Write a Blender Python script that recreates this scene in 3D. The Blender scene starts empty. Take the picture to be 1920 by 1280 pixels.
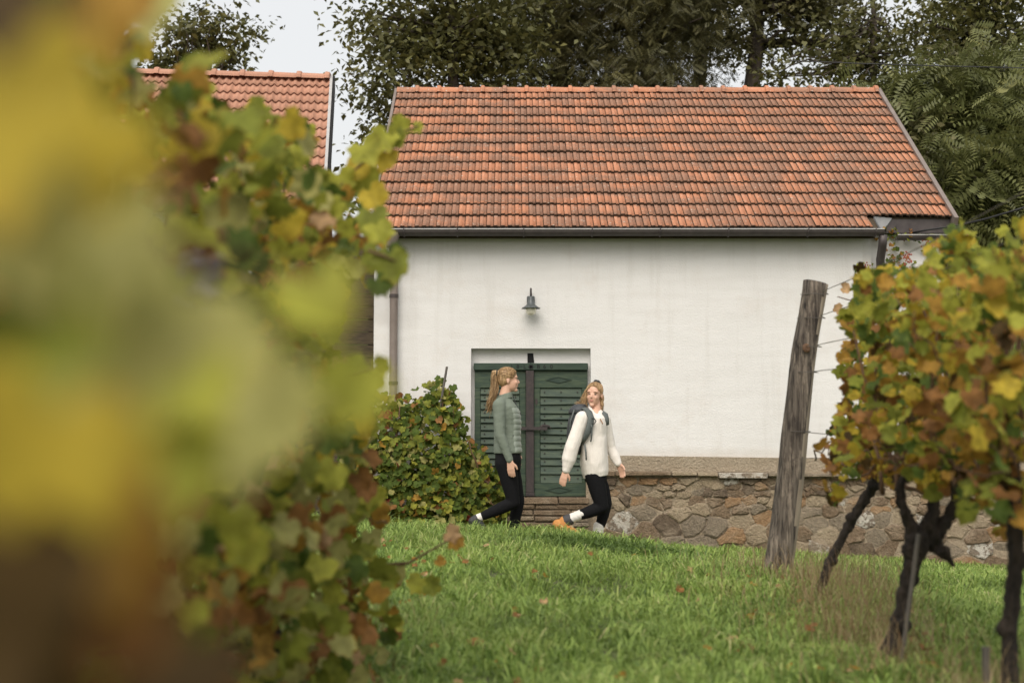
import bpy, bmesh, math
import numpy as np
from mathutils import Vector, Matrix, noise as mnoise

RNG = np.random.default_rng(7)
scene = bpy.context.scene
COL = scene.collection

# ------------------------------------------------------------------ camera
FPX = 1920 * 50.0 / 36.0
PITCH = math.atan(210.0 / FPX)
CAMZ = 0.95
cam_d = bpy.data.cameras.new('camera')
cam_d.lens = 50; cam_d.sensor_width = 36; cam_d.clip_start = 0.05; cam_d.clip_end = 500
cam_d.dof.use_dof = True; cam_d.dof.focus_distance = 14.6; cam_d.dof.aperture_fstop = 2.0
cam = bpy.data.objects.new('camera', cam_d); COL.objects.link(cam)
cam.location = (0, 0, CAMZ); cam.rotation_euler = (math.pi / 2 + PITCH, 0, 0)
scene.camera = cam

# ------------------------------------------------------------------ world and sun (overcast)
world = bpy.data.worlds.new('World'); scene.world = world; world.use_nodes = True
wn = world.node_tree; wn.nodes.clear()
SUN_EL, SUN_AZ = math.radians(46), math.radians(-14)      # azimuth measured from behind the camera
w_out = wn.nodes.new('ShaderNodeOutputWorld')
w_sky = wn.nodes.new('ShaderNodeTexSky'); w_sky.sky_type = 'NISHITA'; w_sky.sun_disc = False
w_sky.sun_elevation = SUN_EL; w_sky.sun_rotation = math.pi - SUN_AZ
w_sky.dust_density = 8; w_sky.air_density = 1
w_b1 = wn.nodes.new('ShaderNodeBackground'); w_b1.inputs['Strength'].default_value = 0.05
w_b2 = wn.nodes.new('ShaderNodeBackground'); w_b2.inputs['Strength'].default_value = 0.69   # the cloud layer
w_n = wn.nodes.new('ShaderNodeTexNoise'); w_n.inputs['Scale'].default_value = 1.6; w_n.inputs['Detail'].default_value = 5
w_r = wn.nodes.new('ShaderNodeValToRGB')
w_r.color_ramp.elements[0].color = (0.93, 0.92, 0.885, 1); w_r.color_ramp.elements[1].color = (1.0, 0.98, 0.93, 1)
w_tc = wn.nodes.new('ShaderNodeTexCoord')
w_add = wn.nodes.new('ShaderNodeAddShader')
wn.links.new(w_tc.outputs['Generated'], w_n.inputs['Vector'])
wn.links.new(w_n.outputs['Fac'], w_r.inputs['Fac']); wn.links.new(w_r.outputs['Color'], w_b2.inputs['Color'])
wn.links.new(w_sky.outputs['Color'], w_b1.inputs['Color'])
wn.links.new(w_b1.outputs[0], w_add.inputs[0]); wn.links.new(w_b2.outputs[0], w_add.inputs[1])
wn.links.new(w_add.outputs[0], w_out.inputs['Surface'])
sun_d = bpy.data.lights.new('sun', 'SUN'); sun_d.energy = 1.5; sun_d.angle = math.radians(50); sun_d.color = (1.0, 0.985, 0.955)
sun = bpy.data.objects.new('sun', sun_d); COL.objects.link(sun)
_sd = Vector((math.sin(SUN_AZ) * math.cos(SUN_EL), -math.cos(SUN_AZ) * math.cos(SUN_EL), math.sin(SUN_EL)))
sun.rotation_euler = _sd.to_track_quat('Z', 'Y').to_euler(); sun.location = _sd * 40
vs = scene.view_settings
vs.view_transform = 'Standard'; vs.look = 'None'; vs.gamma = 1.0; vs.use_curve_mapping = False; vs.exposure = 0.20
scene.cycles.use_denoising = True
scene.cycles.max_bounces = 6; scene.cycles.transparent_max_bounces = 8

# ------------------------------------------------------------------ helpers
def P(px, py, Y):
    """point of the place seen at photograph pixel (px, py), at distance Y"""
    u = (px - 960) / FPX; v = (640 - py) / FPX
    dy = math.cos(PITCH) - v * math.sin(PITCH); dz = math.sin(PITCH) + v * math.cos(PITCH)
    t = Y / dy
    return Vector((u * t, Y, CAMZ + dz * t))

def proj(p):
    x, y, z = p[..., 0], p[..., 1], p[..., 2] - CAMZ
    f = y * math.cos(PITCH) + z * math.sin(PITCH); w = -y * math.sin(PITCH) + z * math.cos(PITCH)
    return 960 + FPX * x / f, 640 - FPX * w / f

def in_poly(px, py, poly):
    c = np.zeros(px.shape, bool); n = len(poly)
    for i in range(n):
        x0, y0 = poly[i]; x1, y1 = poly[(i + 1) % n]
        k = ((y0 > py) != (y1 > py)) & (px < (x1 - x0) * (py - y0) / (y1 - y0 + 1e-9) + x0)
        c ^= k
    return c

def sstep(a, b, x):
    t = np.clip((np.asarray(x, float) - a) / (b - a), 0, 1); return t * t * (3 - 2 * t)

def tag(o, label=None, cat=None, group=None, kind=None):
    if label: o['label'] = label
    if cat: o['category'] = cat
    if group: o['group'] = group
    if kind: o['kind'] = kind
    return o

def wloc(o):
    v = Vector((0, 0, 0))
    while o is not None:
        if o.type == 'EMPTY': v = v + o.location
        o = o.parent
    return v

def adopt(o, parent):
    """parent keeping world coordinates (things' Empties are only translated)"""
    if parent is None: return
    o.parent = parent
    if parent.type == 'EMPTY':
        o.matrix_parent_inverse = Matrix.Translation(-parent.location)
    elif parent.get('_local'):
        o.matrix_parent_inverse = parent.matrix_basis.inverted()

def obj(name, me, mat=None, parent=None, smooth=False):
    o = bpy.data.objects.new(name, me); COL.objects.link(o)
    if mat is not None and len(me.materials) == 0: me.materials.append(mat)
    if smooth: me.shade_smooth()
    adopt(o, parent)
    return o

def thing(name, label, cat, loc, group=None):
    o = bpy.data.objects.new(name, None); COL.objects.link(o); o.location = loc
    o.empty_display_size = 0.1
    return tag(o, label, cat, group)

def place(name, me, mw, parent):
    """a piece that shares mesh data, standing at world matrix mw"""
    o = bpy.data.objects.new(name, me); COL.objects.link(o)
    o.matrix_basis = mw
    adopt(o, parent)
    return o

def np_mesh(name, v, f, smooth=False, attrs=None, mats=None, mat_idx=None):
    v = np.asarray(v, np.float32); f = np.asarray(f, np.int32); k = f.shape[1]
    me = bpy.data.meshes.new(name)
    me.vertices.add(len(v)); me.vertices.foreach_set('co', v.ravel())
    me.loops.add(f.size); me.loops.foreach_set('vertex_index', f.ravel())
    me.polygons.add(len(f)); me.polygons.foreach_set('loop_start', np.arange(0, f.size, k, dtype=np.int32))
    for n, a in (attrs or {}).items():
        a = np.asarray(a, np.float32)
        if a.ndim == 1:
            at = me.attributes.new(n, 'FLOAT', 'POINT'); at.data.foreach_set('value', a)
        else:
            at = me.attributes.new(n, 'FLOAT_VECTOR', 'POINT'); at.data.foreach_set('vector', a.ravel())
    for m in mats or []: me.materials.append(m)
    if mat_idx is not None: me.polygons.foreach_set('material_index', np.asarray(mat_idx, np.int32))
    me.update(calc_edges=True)
    if smooth: me.shade_smooth()
    return me

class MB:
    """collects simple solids into one mesh"""
    def __init__(s): s.v = []; s.f = []
    def add(s, v, f):
        o = len(s.v); s.v += [tuple(p) for p in v]; s.f += [tuple(i + o for i in q) for q in f]; return s
    def box(s, a, b, R=None, c=None):
        (x0, y0, z0), (x1, y1, z1) = a, b
        v = [Vector(p) for p in ((x0,y0,z0),(x1,y0,z0),(x1,y1,z0),(x0,y1,z0),(x0,y0,z1),(x1,y0,z1),(x1,y1,z1),(x0,y1,z1))]
        if R is not None:
            c = Vector(c) if c is not None else Vector(((x0+x1)/2, (y0+y1)/2, (z0+z1)/2)); v = [R @ (p - c) + c for p in v]
        return s.add(v, [(3,2,1,0),(4,5,6,7),(0,1,5,4),(1,2,6,5),(2,3,7,6),(3,0,4,7)])
    def tube(s, pts, rad, seg=8, jit=0.0, rng=None, squash=None):
        pts = [Vector(p) for p in pts]; n = len(pts)
        if not hasattr(rad, '__len__'): rad = [rad] * n
        o = len(s.v); up = None
        for i, p in enumerate(pts):
            d = (pts[min(i+1, n-1)] - pts[max(i-1, 0)]).normalized()
            if up is None: up = Vector((0, 0, 1)) if abs(d.z) < 0.9 else Vector((0, 1, 0))
            a = (up - d * up.dot(d)).normalized(); up = a; b = d.cross(a)
            for k in range(seg):
                t = 2 * math.pi * k / seg
                r = rad[i] * (1 + (jit * (rng.random() * 2 - 1) if jit else 0))
                s.v.append(tuple(p + a * (math.cos(t) * r * (squash or 1)) + b * (math.sin(t) * r)))
        for i in range(n - 1):
            for k in range(seg):
                q = (k + 1) % seg
                s.f.append((o+i*seg+k, o+i*seg+q, o+(i+1)*seg+q, o+(i+1)*seg+k))
        s.f.append(tuple(o + k for k in reversed(range(seg)))); s.f.append(tuple(o + (n-1)*seg + k for k in range(seg)))
        return s
    def lathe(s, prof, c, seg=20):
        c = Vector(c); o = len(s.v); n = len(prof)
        for r, z in prof:
            for k in range(seg):
                t = 2 * math.pi * k / seg; s.v.append((c.x + math.cos(t) * r, c.y + math.sin(t) * r, c.z + z))
        for i in range(n - 1):
            for k in range(seg):
                q = (k + 1) % seg; s.f.append((o+i*seg+k, o+i*seg+q, o+(i+1)*seg+q, o+(i+1)*seg+k))
        return s
    def mesh(s, name, smooth=False, bevel=0):
        me = bpy.data.meshes.new(name); me.from_pydata(s.v, [], s.f)
        if bevel:
            bm = bmesh.new(); bm.from_mesh(me)
            bmesh.ops.bevel(bm, geom=list(bm.edges), offset=bevel, segments=1, affect='EDGES', clamp_overlap=True)
            bm.to_mesh(me); bm.free()
        me.update()
        if smooth: me.shade_smooth()
        return me
    def build(s, name, mat, parent=None, smooth=False, bevel=0):
        return obj(name, s.mesh(name, smooth, bevel), mat, parent)

class Blob:
    """closed solids fused by a voxel remesh into one continuous surface"""
    def __init__(s): s.v = []; s.f = []
    def _add(s, v, f):
        o = len(s.v); s.v += [tuple(p) for p in v]; s.f += [tuple(i + o for i in q) for q in f]
    def cap(s, p0, r0, p1, r1, seg=14, lat=5):
        p0, p1 = Vector(p0), Vector(p1); d = (p1 - p0); L = d.length; d = d / max(L, 1e-6)
        a = d.orthogonal().normalized(); b = d.cross(a); rings = []
        for i in range(lat + 1):
            t = -math.pi / 2 + (math.pi / 2) * i / lat; rings.append((p0 + d * (r0 * math.sin(t)), max(r0 * math.cos(t), 1e-4)))
        for i in range(lat + 1):
            t = (math.pi / 2) * i / lat; rings.append((p1 + d * (r1 * math.sin(t)), max(r1 * math.cos(t), 1e-4)))
        v = []; f = []
        for c, r in rings:
            for k in range(seg):
                t = 2 * math.pi * k / seg; v.append(c + a * (math.cos(t) * r) + b * (math.sin(t) * r))
        for i in range(len(rings) - 1):
            for k in range(seg): q = (k + 1) % seg; f.append((i*seg+k, i*seg+q, (i+1)*seg+q, (i+1)*seg+k))
        f.append(tuple(reversed(range(seg)))); f.append(tuple(range((len(rings)-1)*seg, len(rings)*seg))); s._add(v, f); return s
    def chain(s, pts):
        for (p, r), (q, t) in zip(pts[:-1], pts[1:]): s.cap(p, r, q, t)
        return s
    def ell(s, c, rad, R=None, seg=18, lat=12):
        c = Vector(c); v = []; f = []
        for i in range(lat + 1):
            t = math.pi * i / lat
            for k in range(seg):
                a = 2 * math.pi * k / seg
                p = Vector((math.sin(t) * math.cos(a) * rad[0], math.sin(t) * math.sin(a) * rad[1], math.cos(t) * rad[2]))
                if i in (0, lat): p += Vector((math.cos(a), math.sin(a), 0)) * 1e-4
                v.append(c + (R @ p if R is not None else p))
        for i in range(lat):
            for k in range(seg): q = (k + 1) % seg; f.append((i*seg+k, (i+1)*seg+k, (i+1)*seg+q, i*seg+q))
        f.append(tuple(range(seg))); f.append(tuple(reversed(range(lat*seg, (lat+1)*seg)))); s._add(v, f); return s
    def loft(s, rings, seg=28, power=2.4):
        """rings = (centre, half width x, half depth y[, tilt]) stacked upward"""
        v = []; f = []
        for rg in rings:
            c, rx, ry = rg[:3]; tl = rg[3] if len(rg) > 3 else 0
            for k in range(seg):
                t = 2 * math.pi * k / seg; ct, st_ = math.cos(t), math.sin(t)
                x = math.copysign(abs(ct) ** (2 / power), ct) * rx; y = math.copysign(abs(st_) ** (2 / power), st_) * ry
                v.append((c[0] + x, c[1] + y, c[2] + tl * x))
        n = len(rings)
        for i in range(n - 1):
            for k in range(seg): q = (k + 1) % seg; f.append((i*seg+k, i*seg+q, (i+1)*seg+q, (i+1)*seg+k))
        f.append(tuple(reversed(range(seg)))); f.append(tuple(range((n-1)*seg, n*seg))); s._add(v, f); return s
    def build(s, name, mat, parent, voxel=.008, smooth=4, rough=0.0):
        me = bpy.data.meshes.new(name); me.from_pydata(s.v, [], s.f); me.update()
        bm = bmesh.new(); bm.from_mesh(me); bmesh.ops.recalc_face_normals(bm, faces=bm.faces); bm.to_mesh(me); bm.free()
        tmp = bpy.data.objects.new('tmp', me); COL.objects.link(tmp)
        m = tmp.modifiers.new('r', 'REMESH'); m.mode = 'VOXEL'; m.voxel_size = voxel; m.use_smooth_shade = True
        if smooth: q = tmp.modifiers.new('s', 'SMOOTH'); q.factor = .5; q.iterations = smooth
        dg = bpy.context.evaluated_depsgraph_get(); out = bpy.data.meshes.new_from_object(tmp.evaluated_get(dg))
        bpy.data.objects.remove(tmp); out.name = name
        if rough:                              # shaggy bark
            n = len(out.vertices); co = np.empty(n * 3, np.float32); no = np.empty(n * 3, np.float32); out.vertices.foreach_get('co', co); out.vertices.foreach_get('normal', no)
            co = co.reshape(-1, 3); no = no.reshape(-1, 3)
            d = np.array([mnoise.noise(Vector((p[0] * 55, p[1] * 55, p[2] * 14))) + .7 * mnoise.noise(Vector((p[0] * 120, p[1] * 120, p[2] * 45))) for p in co]) * rough
            out.vertices.foreach_set('co', (co + no * d[:, None]).ravel()); out.update()
        return obj(name, out, mat, parent, True)

# ------------------------------------------------------------------ materials
class NT:
    def __init__(s, name):
        s.m = bpy.data.materials.new(name); s.m.use_nodes = True; s.t = s.m.node_tree
        s.b = s.t.nodes['Principled BSDF']; s.out = s.t.nodes['Material Output']
    def n(s, ty, **kw):
        q = s.t.nodes.new('ShaderNode' + ty)
        for k, v in kw.items():
            if k in q.inputs: q.inputs[k].default_value = v
            else: setattr(q, k, v)
        return q
    def l(s, a, b): s.t.links.new(a, b)
    def noise(s, vec, scale, detail=4, rough=0.55):
        q = s.n('TexNoise', Scale=scale, Detail=detail, Roughness=rough)
        if vec is not None: s.l(vec, q.inputs['Vector'])
        return q.outputs['Fac']
    def ramp(s, fac, stops, interp='LINEAR'):
        q = s.n('ValToRGB'); r = q.color_ramp; r.interpolation = interp
        while len(r.elements) < len(stops): r.elements.new(0.5)
        for e, (p, c) in zip(r.elements, stops):
            e.position = p; e.color = (*c, 1) if len(c) == 3 else c
        s.l(fac, q.inputs['Fac']); return q.outputs['Color']
    def mix(s, fac, a, b, mode='MIX'):
        q = s.n('Mix', data_type='RGBA', blend_type=mode)
        for sock, v in ((q.inputs[0], fac), (q.inputs[6], a), (q.inputs[7], b)):
            if hasattr(v, 'is_linked'): s.l(v, sock)
            elif isinstance(v, (int, float)): sock.default_value = v
            else: sock.default_value = (*v, 1)
        return q.outputs[2]
    def bump(s, h, strength, dist=0.01):
        q = s.n('Bump', Strength=strength, Distance=dist); s.l(h, q.inputs['Height']); s.l(q.outputs[0], s.b.inputs['Normal'])
    def pos(s): return s.n('NewGeometry').outputs['Position']
    def scaled(s, vec, sc):
        q = s.n('Mapping'); q.inputs['Scale'].default_value = sc; s.l(vec, q.inputs['Vector']); return q.outputs[0]

def g3(*c): return tuple(c)

def simple(name, c1, c2=None, scale=20, rough=0.6, bump=0.0, bdist=0.005, stretch=(1, 1, 1), metallic=0, detail=5, obj_space=False, spec=0.5, folds=None):
    t = NT(name); b = t.b; b.inputs['Specular IOR Level'].default_value = spec; b.inputs['Roughness'].default_value = rough; b.inputs['Metallic'].default_value = metallic
    if obj_space: vec = t.n('TexCoord').outputs['Object']
    else: vec = t.pos()
    vec = t.scaled(vec, stretch); nf = t.noise(vec, scale, detail)
    c2 = c2 or tuple(x * 0.8 for x in c1)
    t.l(t.ramp(nf, [(0.3, c1), (0.7, c2)]), b.inputs['Base Color'])
    if folds:                                  # soft creases over the fine weave
        ff = t.noise(t.scaled(t.pos(), folds[2]), folds[0], 3, 0.6); b1 = t.n('Bump', Strength=0.8, Distance=folds[1]); t.l(ff, b1.inputs['Height'])
        b2 = t.n('Bump', Strength=bump, Distance=bdist); t.l(nf, b2.inputs['Height']); t.l(b1.outputs[0], b2.inputs['Normal']); t.l(b2.outputs[0], b.inputs['Normal'])
    elif bump: t.bump(nf, bump, bdist)
    return t.m

def mat_plaster():
    t = NT('white_plaster'); p = t.pos()
    big = t.noise(p, 0.9, 5); mid = t.noise(p, 6, 6); fine = t.noise(p, 60, 4)
    streak = t.noise(t.scaled(p, (1.2, 1, 12)), 1.0, 4)
    c = t.ramp(big, [(0.3, (0.67, 0.66, 0.64)), (0.7, (0.735, 0.725, 0.708))])
    c = t.mix(0.35, c, t.ramp(streak, [(0.35, (0.65, 0.635, 0.61)), (0.65, (0.745, 0.736, 0.72))]))
    rain = t.noise(t.scaled(p, (5.0, 1, 0.35)), 1.3, 6, 0.7); c = t.mix(t.ramp(rain, [(0.52, (0, 0, 0)), (0.75, (0.30,) * 3)]), c, (0.50, 0.475, 0.43))
    stain = t.noise(p, 1.7, 7, 0.7); c = t.mix(t.ramp(stain, [(0.54, (0, 0, 0)), (0.72, (0.35,) * 3)]), c, (0.60, 0.54, 0.48))
    # splash dirt just above the plinth
    z = t.n('SeparateXYZ'); t.l(p, z.inputs[0])
    mz = t.n('MapRange'); mz.inputs[1].default_value = 0.86; mz.inputs[2].default_value = 1.05; mz.inputs[3].default_value = 1; mz.inputs[4].default_value = 0
    t.l(z.outputs['Z'], mz.inputs[0])
    mm = t.n('Math', operation='MULTIPLY'); t.l(mz.outputs[0], mm.inputs[0]); t.l(mid, mm.inputs[1])
    c = t.mix(mm.outputs[0], c, (0.48, 0.42, 0.34))
    t.l(c, t.b.inputs['Base Color']); t.b.inputs['Roughness'].default_value = 0.95
    ad = t.n('Math', operation='ADD'); t.l(mid, ad.inputs[0]); t.l(fine, ad.inputs[1]); t.bump(ad.outputs[0], 0.5, 0.012)
    return t.m

def mat_tile(name, stops, patch=0.72, lichen=True):
    t = NT(name); p = t.pos()
    a = t.n('Attribute', attribute_name='tone').outputs['Fac']
    oi = t.n('ObjectInfo').outputs['Random']
    pn = t.noise(t.scaled(p, (1.1, 1.0, 2.0)), 1.7, 5, 0.65)
    c = t.ramp(a, stops)
    am = t.n('Math', operation='MULTIPLY_ADD'); t.l(a, am.inputs[0]); am.inputs[1].default_value = -0.10; am.inputs[2].default_value = 0.05
    pa = t.n('Math', operation='ADD'); t.l(pn, pa.inputs[0]); t.l(am.outputs[0], pa.inputs[1])
    c = t.mix(t.ramp(pa.outputs[0], [(0.46, (0, 0, 0)), (0.565, (patch,) * 3)]), c, (0.155, 0.11, 0.085))
    fn = t.noise(p, 55, 5); c = t.mix(0.35, c, t.ramp(fn, [(0.25, (0.26, 0.125, 0.075)), (0.7, (0.66, 0.32, 0.19))]))
    if lichen:
        ln = t.noise(p, 30, 2, 0.5)
        c = t.mix(t.ramp(ln, [(0.66, (0, 0, 0)), (0.70, (0.85,) * 3)]), c, (0.52, 0.48, 0.41))
    t.l(c, t.b.inputs['Base Color']); t.b.inputs['Roughness'].default_value = 0.85; t.bump(fn, 0.3, 0.004)
    return t.m

def mat_stone(name, c1, c2, c3, lichen=0.0):
    t = NT(name); p = t.pos(); n1 = t.noise(p, 5, 6, 0.65); n2 = t.noise(p, 38, 6, 0.7)
    c = t.ramp(n1, [(0.28, c1), (0.5, c2), (0.72, c3)])
    c = t.mix(0.4, c, t.ramp(n2, [(0.3, tuple(x * 0.45 for x in c1)), (0.7, tuple(min(1, x * 1.35) for x in c3))]))
    if lichen:
        n3 = t.noise(p, 9, 6, 0.7); c = t.mix(t.ramp(n3, [(0.60 - lichen * .2, (0, 0, 0)), (0.66 - lichen * .2, (1, 1, 1))]), c, (0.62, 0.58, 0.50))
    sm = t.noise(p, 3.2, 6, 0.7); c = t.mix(t.ramp(sm, [(0.48, (0, 0, 0)), (0.64, (0.55,) * 3)]), c, (0.40, 0.32, 0.225))
    t.l(c, t.b.inputs['Base Color']); t.b.inputs['Roughness'].default_value = 0.92
    ad = t.n('Math', operation='ADD'); t.l(n1, ad.inputs[0]); t.l(n2, ad.inputs[1]); t.bump(ad.outputs[0], 1.0, 0.045)
    return t.m

def mat_leaf(name, c, edge, vein, transl=0.35, spread=0.5):
    t = NT(name); lc = t.n('Attribute', attribute_name='lc').outputs['Vector']
    oi = t.n('ObjectInfo').outputs['Random']
    cv = t.n('CombineXYZ'); t.l(oi, cv.inputs[2])
    sc = t.n('VectorMath', operation='SCALE'); t.l(cv.outputs[0], sc.inputs[0]); sc.inputs[3].default_value = 37.0
    ad = t.n('VectorMath', operation='ADD'); t.l(lc, ad.inputs[0]); t.l(sc.outputs[0], ad.inputs[1])
    flat = t.scaled(lc, (1, 1, 0)); ln = t.n('VectorMath', operation='LENGTH'); t.l(flat, ln.inputs[0])
    nz = t.noise(ad.outputs[0], 2.6, 5, 0.65)
    e = t.n('Math', operation='MULTIPLY'); t.l(ln.outputs['Value'], e.inputs[0]); t.l(nz, e.inputs[1])
    col = t.mix(t.ramp(e.outputs[0], [(0.34, (0, 0, 0)), (0.62, (spread,) * 3)]), c, edge)
    n2 = t.noise(ad.outputs[0], 1.1, 3); hs = t.n('HueSaturation'); t.l(col, hs.inputs['Color'])
    mr = t.n('MapRange'); t.l(n2, mr.inputs[0]); mr.inputs[1].default_value = .3; mr.inputs[2].default_value = .7; mr.inputs[3].default_value = 0.62; mr.inputs[4].default_value = 1.35
    t.l(mr.outputs[0], hs.inputs['Value'])
    sp = t.n('SeparateXYZ'); t.l(lc, sp.inputs[0])          # pale veins fanning from the stalk
    at = t.n('Math', operation='ARCTAN2'); t.l(sp.outputs[0], at.inputs[0]); t.l(sp.outputs[1], at.inputs[1])
    m1 = t.n('Math', operation='MULTIPLY'); t.l(at.outputs[0], m1.inputs[0]); m1.inputs[1].default_value = 7.0
    cs = t.n('Math', operation='COSINE'); t.l(m1.outputs[0], cs.inputs[0])
    col2 = t.mix(t.ramp(cs.outputs[0], [(0.93, (0, 0, 0)), (1.0, (0.45,) * 3)]), hs.outputs['Color'], vein)
    t.l(col2, t.b.inputs['Base Color']); t.b.inputs['Roughness'].default_value = 0.6; t.b.inputs['Specular IOR Level'].default_value = 0.15
    tr = t.n('BsdfTranslucent'); t.l(col2, tr.inputs['Color'])
    mx = t.n('MixShader'); mx.inputs[0].default_value = transl
    t.l(t.b.outputs[0], mx.inputs[1]); t.l(tr.outputs[0], mx.inputs[2]); t.l(mx.outputs[0], t.out.inputs['Surface'])
    return t.m

def mat_blade(name, stops, transl=0.3, rough=0.6):
    t = NT(name); a = t.n('Attribute', attribute_name='tone').outputs['Fac']
    c = t.ramp(a, stops); pn = t.noise(t.pos(), 0.9, 4)
    c = t.mix(t.ramp(pn, [(0.40, (0, 0, 0)), (0.72, (0.35,) * 3)]), c, tuple(x * 0.75 + y * 0.25 for x, y in zip(stops[0][1], (0.3, 0.26, 0.08))))
    t.l(c, t.b.inputs['Base Color']); t.b.inputs['Roughness'].default_value = rough
    tr = t.n('BsdfTranslucent'); t.l(c, tr.inputs['Color']); mx = t.n('MixShader'); mx.inputs[0].default_value = transl
    t.l(t.b.outputs[0], mx.inputs[1]); t.l(tr.outputs[0], mx.inputs[2]); t.l(mx.outputs[0], t.out.inputs['Surface'])
    return t.m

M = {}
M['plaster'] = mat_plaster()
M['render_band'] = mat_stone('rough_render', (0.36, 0.29, 0.20), (0.43, 0.35, 0.25), (0.50, 0.42, 0.31))
M['mortar'] = mat_stone('mortar', (0.30, 0.23, 0.15), (0.40, 0.31, 0.21), (0.50, 0.41, 0.30))
M['stone'] = [mat_stone('brown_stone', (0.13, 0.085, 0.05), (0.21, 0.145, 0.09), (0.31, 0.225, 0.14)),
              mat_stone('ochre_stone', (0.26, 0.14, 0.06), (0.36, 0.21, 0.10), (0.42, 0.29, 0.17)),
              mat_stone('grey_stone', (0.16, 0.125, 0.085), (0.25, 0.20, 0.14), (0.34, 0.28, 0.20)),
              mat_stone('tan_stone', (0.27, 0.20, 0.125), (0.38, 0.295, 0.19), (0.48, 0.39, 0.27)),
              mat_stone('dark_stone', (0.085, 0.06, 0.04), (0.14, 0.10, 0.065), (0.22, 0.165, 0.11)),
              mat_stone('lichen_stone', (0.14, 0.11, 0.08), (0.24, 0.19, 0.14), (0.33, 0.27, 0.20), 0.6)]
M['tile'] = mat_tile('clay_tile', [(0.0, (0.29, 0.15, 0.098)), (0.25, (0.44, 0.180, 0.094)), (0.6, (0.51, 0.202, 0.102)), (1.0, (0.55, 0.238, 0.132))])
M['tile_pale'] = mat_tile('pale_clay_tile', [(0.0, (0.46, 0.24, 0.165)), (1.0, (0.56, 0.31, 0.22))], 0.25, False)
M['tile_edge'] = simple('mossy_shadowed_tile_edge', (0.045, 0.030, 0.020), (0.10, 0.055, 0.032), 30, 0.95)  # mossy edge colour, dark enough to paint the shadow line under each row
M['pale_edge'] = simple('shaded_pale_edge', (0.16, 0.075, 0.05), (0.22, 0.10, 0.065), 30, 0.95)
M['dark_metal'] = simple('dark_gutter_metal', (0.055, 0.045, 0.045), (0.085, 0.072, 0.068), 12, 0.5, metallic=0.3)
M['grey_pipe'] = simple('grey_brown_pipe', (0.17, 0.135, 0.115), (0.23, 0.19, 0.165), 8, 0.5)
M['pale_metal'] = simple('pale_sheet_metal', (0.42, 0.41, 0.40), (0.52, 0.51, 0.49), 8, 0.45, metallic=0.2)
M['grey_sheet'] = simple('dull_zinc', (0.24, 0.25, 0.255), (0.31, 0.315, 0.32), 8, 0.5)
M['green_paint'] = simple('worn_green_paint', (0.010, 0.032, 0.020), (0.052, 0.078, 0.040), 7, 0.6, 0.5, 0.006, (1, 1, 7), detail=8)
M['green_dark'] = simple('dark_green_paint', (0.010, 0.028, 0.018), (0.028, 0.052, 0.030), 7, 0.6, 0.4, 0.004, (1, 1, 5), detail=8)
M['iron'] = simple('old_iron', (0.026, 0.020, 0.020), (0.05, 0.037, 0.034), 25, 0.7, 0.3)
M['black'] = simple('black_void', (0.006, 0.006, 0.006), (0.01, 0.01, 0.01), 5, 0.9)
M['lamp'] = simple('lamp_grey_metal', (0.075, 0.085, 0.088), (0.11, 0.12, 0.12), 30, 0.45, metallic=0.2)
M['old_wood'] = simple('weathered_dark_planks', (0.035, 0.025, 0.015), (0.085, 0.062, 0.036), 9, 0.9, 0.6, 0.01, (1, 1, 8))
def mat_post():
    t = NT('weathered_post_wood'); p = t.n('TexCoord').outputs['Object']
    s1 = t.noise(t.scaled(p, (16, 16, 1.6)), 1.6, 9, 0.75); s2 = t.noise(t.scaled(p, (5, 5, 1.6)), 1.7, 6, 0.65)
    s3 = t.noise(t.scaled(p, (60, 60, 2.5)), 1.0, 5)
    c = t.ramp(s1, [(0.42, (0.012, 0.009, 0.007)), (0.50, (0.095, 0.074, 0.056)), (0.57, (0.27, 0.22, 0.17))])
    c = t.mix(t.ramp(s2, [(0.49, (0, 0, 0)), (0.55, (0.75,) * 3)]), c, (0.035, 0.026, 0.020))
    c = t.mix(0.3, c, t.ramp(s3, [(0.42, (0.02, 0.015, 0.012)), (0.58, (0.34, 0.285, 0.225))]))
    t.l(c, t.b.inputs['Base Color']); t.b.inputs['Roughness'].default_value = 0.9
    ad = t.n('Math', operation='ADD'); t.l(s1, ad.inputs[0]); t.l(s3, ad.inputs[1]); t.bump(ad.outputs[0], 0.9, 0.02); return t.m
M['post'] = mat_post()
M['sapwood'] = simple('pale_weathered_sapwood', (0.16, 0.125, 0.09), (0.36, 0.30, 0.225), 9, 0.9, 0.5, 0.006, (3, 3, .35), detail=8)
M['bark'] = simple('dark_vine_bark', (0.008, 0.006, 0.005), (0.045, 0.033, 0.024), 30, 0.95, 0.9, 0.01, (1, 1, 0.25))
M['cane'] = simple('brown_cane', (0.07, 0.035, 0.018), (0.14, 0.075, 0.035), 30, 0.8)
M['tree_bark'] = simple('tree_bark', (0.045, 0.036, 0.027), (0.09, 0.07, 0.05), 10, 0.95, 0.6, 0.02, (1, 1, 0.3))
M['wire'] = simple('wire_grey', (0.10, 0.09, 0.08), (0.15, 0.13, 0.11), 20, 0.5, metallic=0.4)
M['cable'] = simple('black_cable', (0.012, 0.012, 0.013), (0.02, 0.02, 0.02), 10, 0.5)
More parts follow.
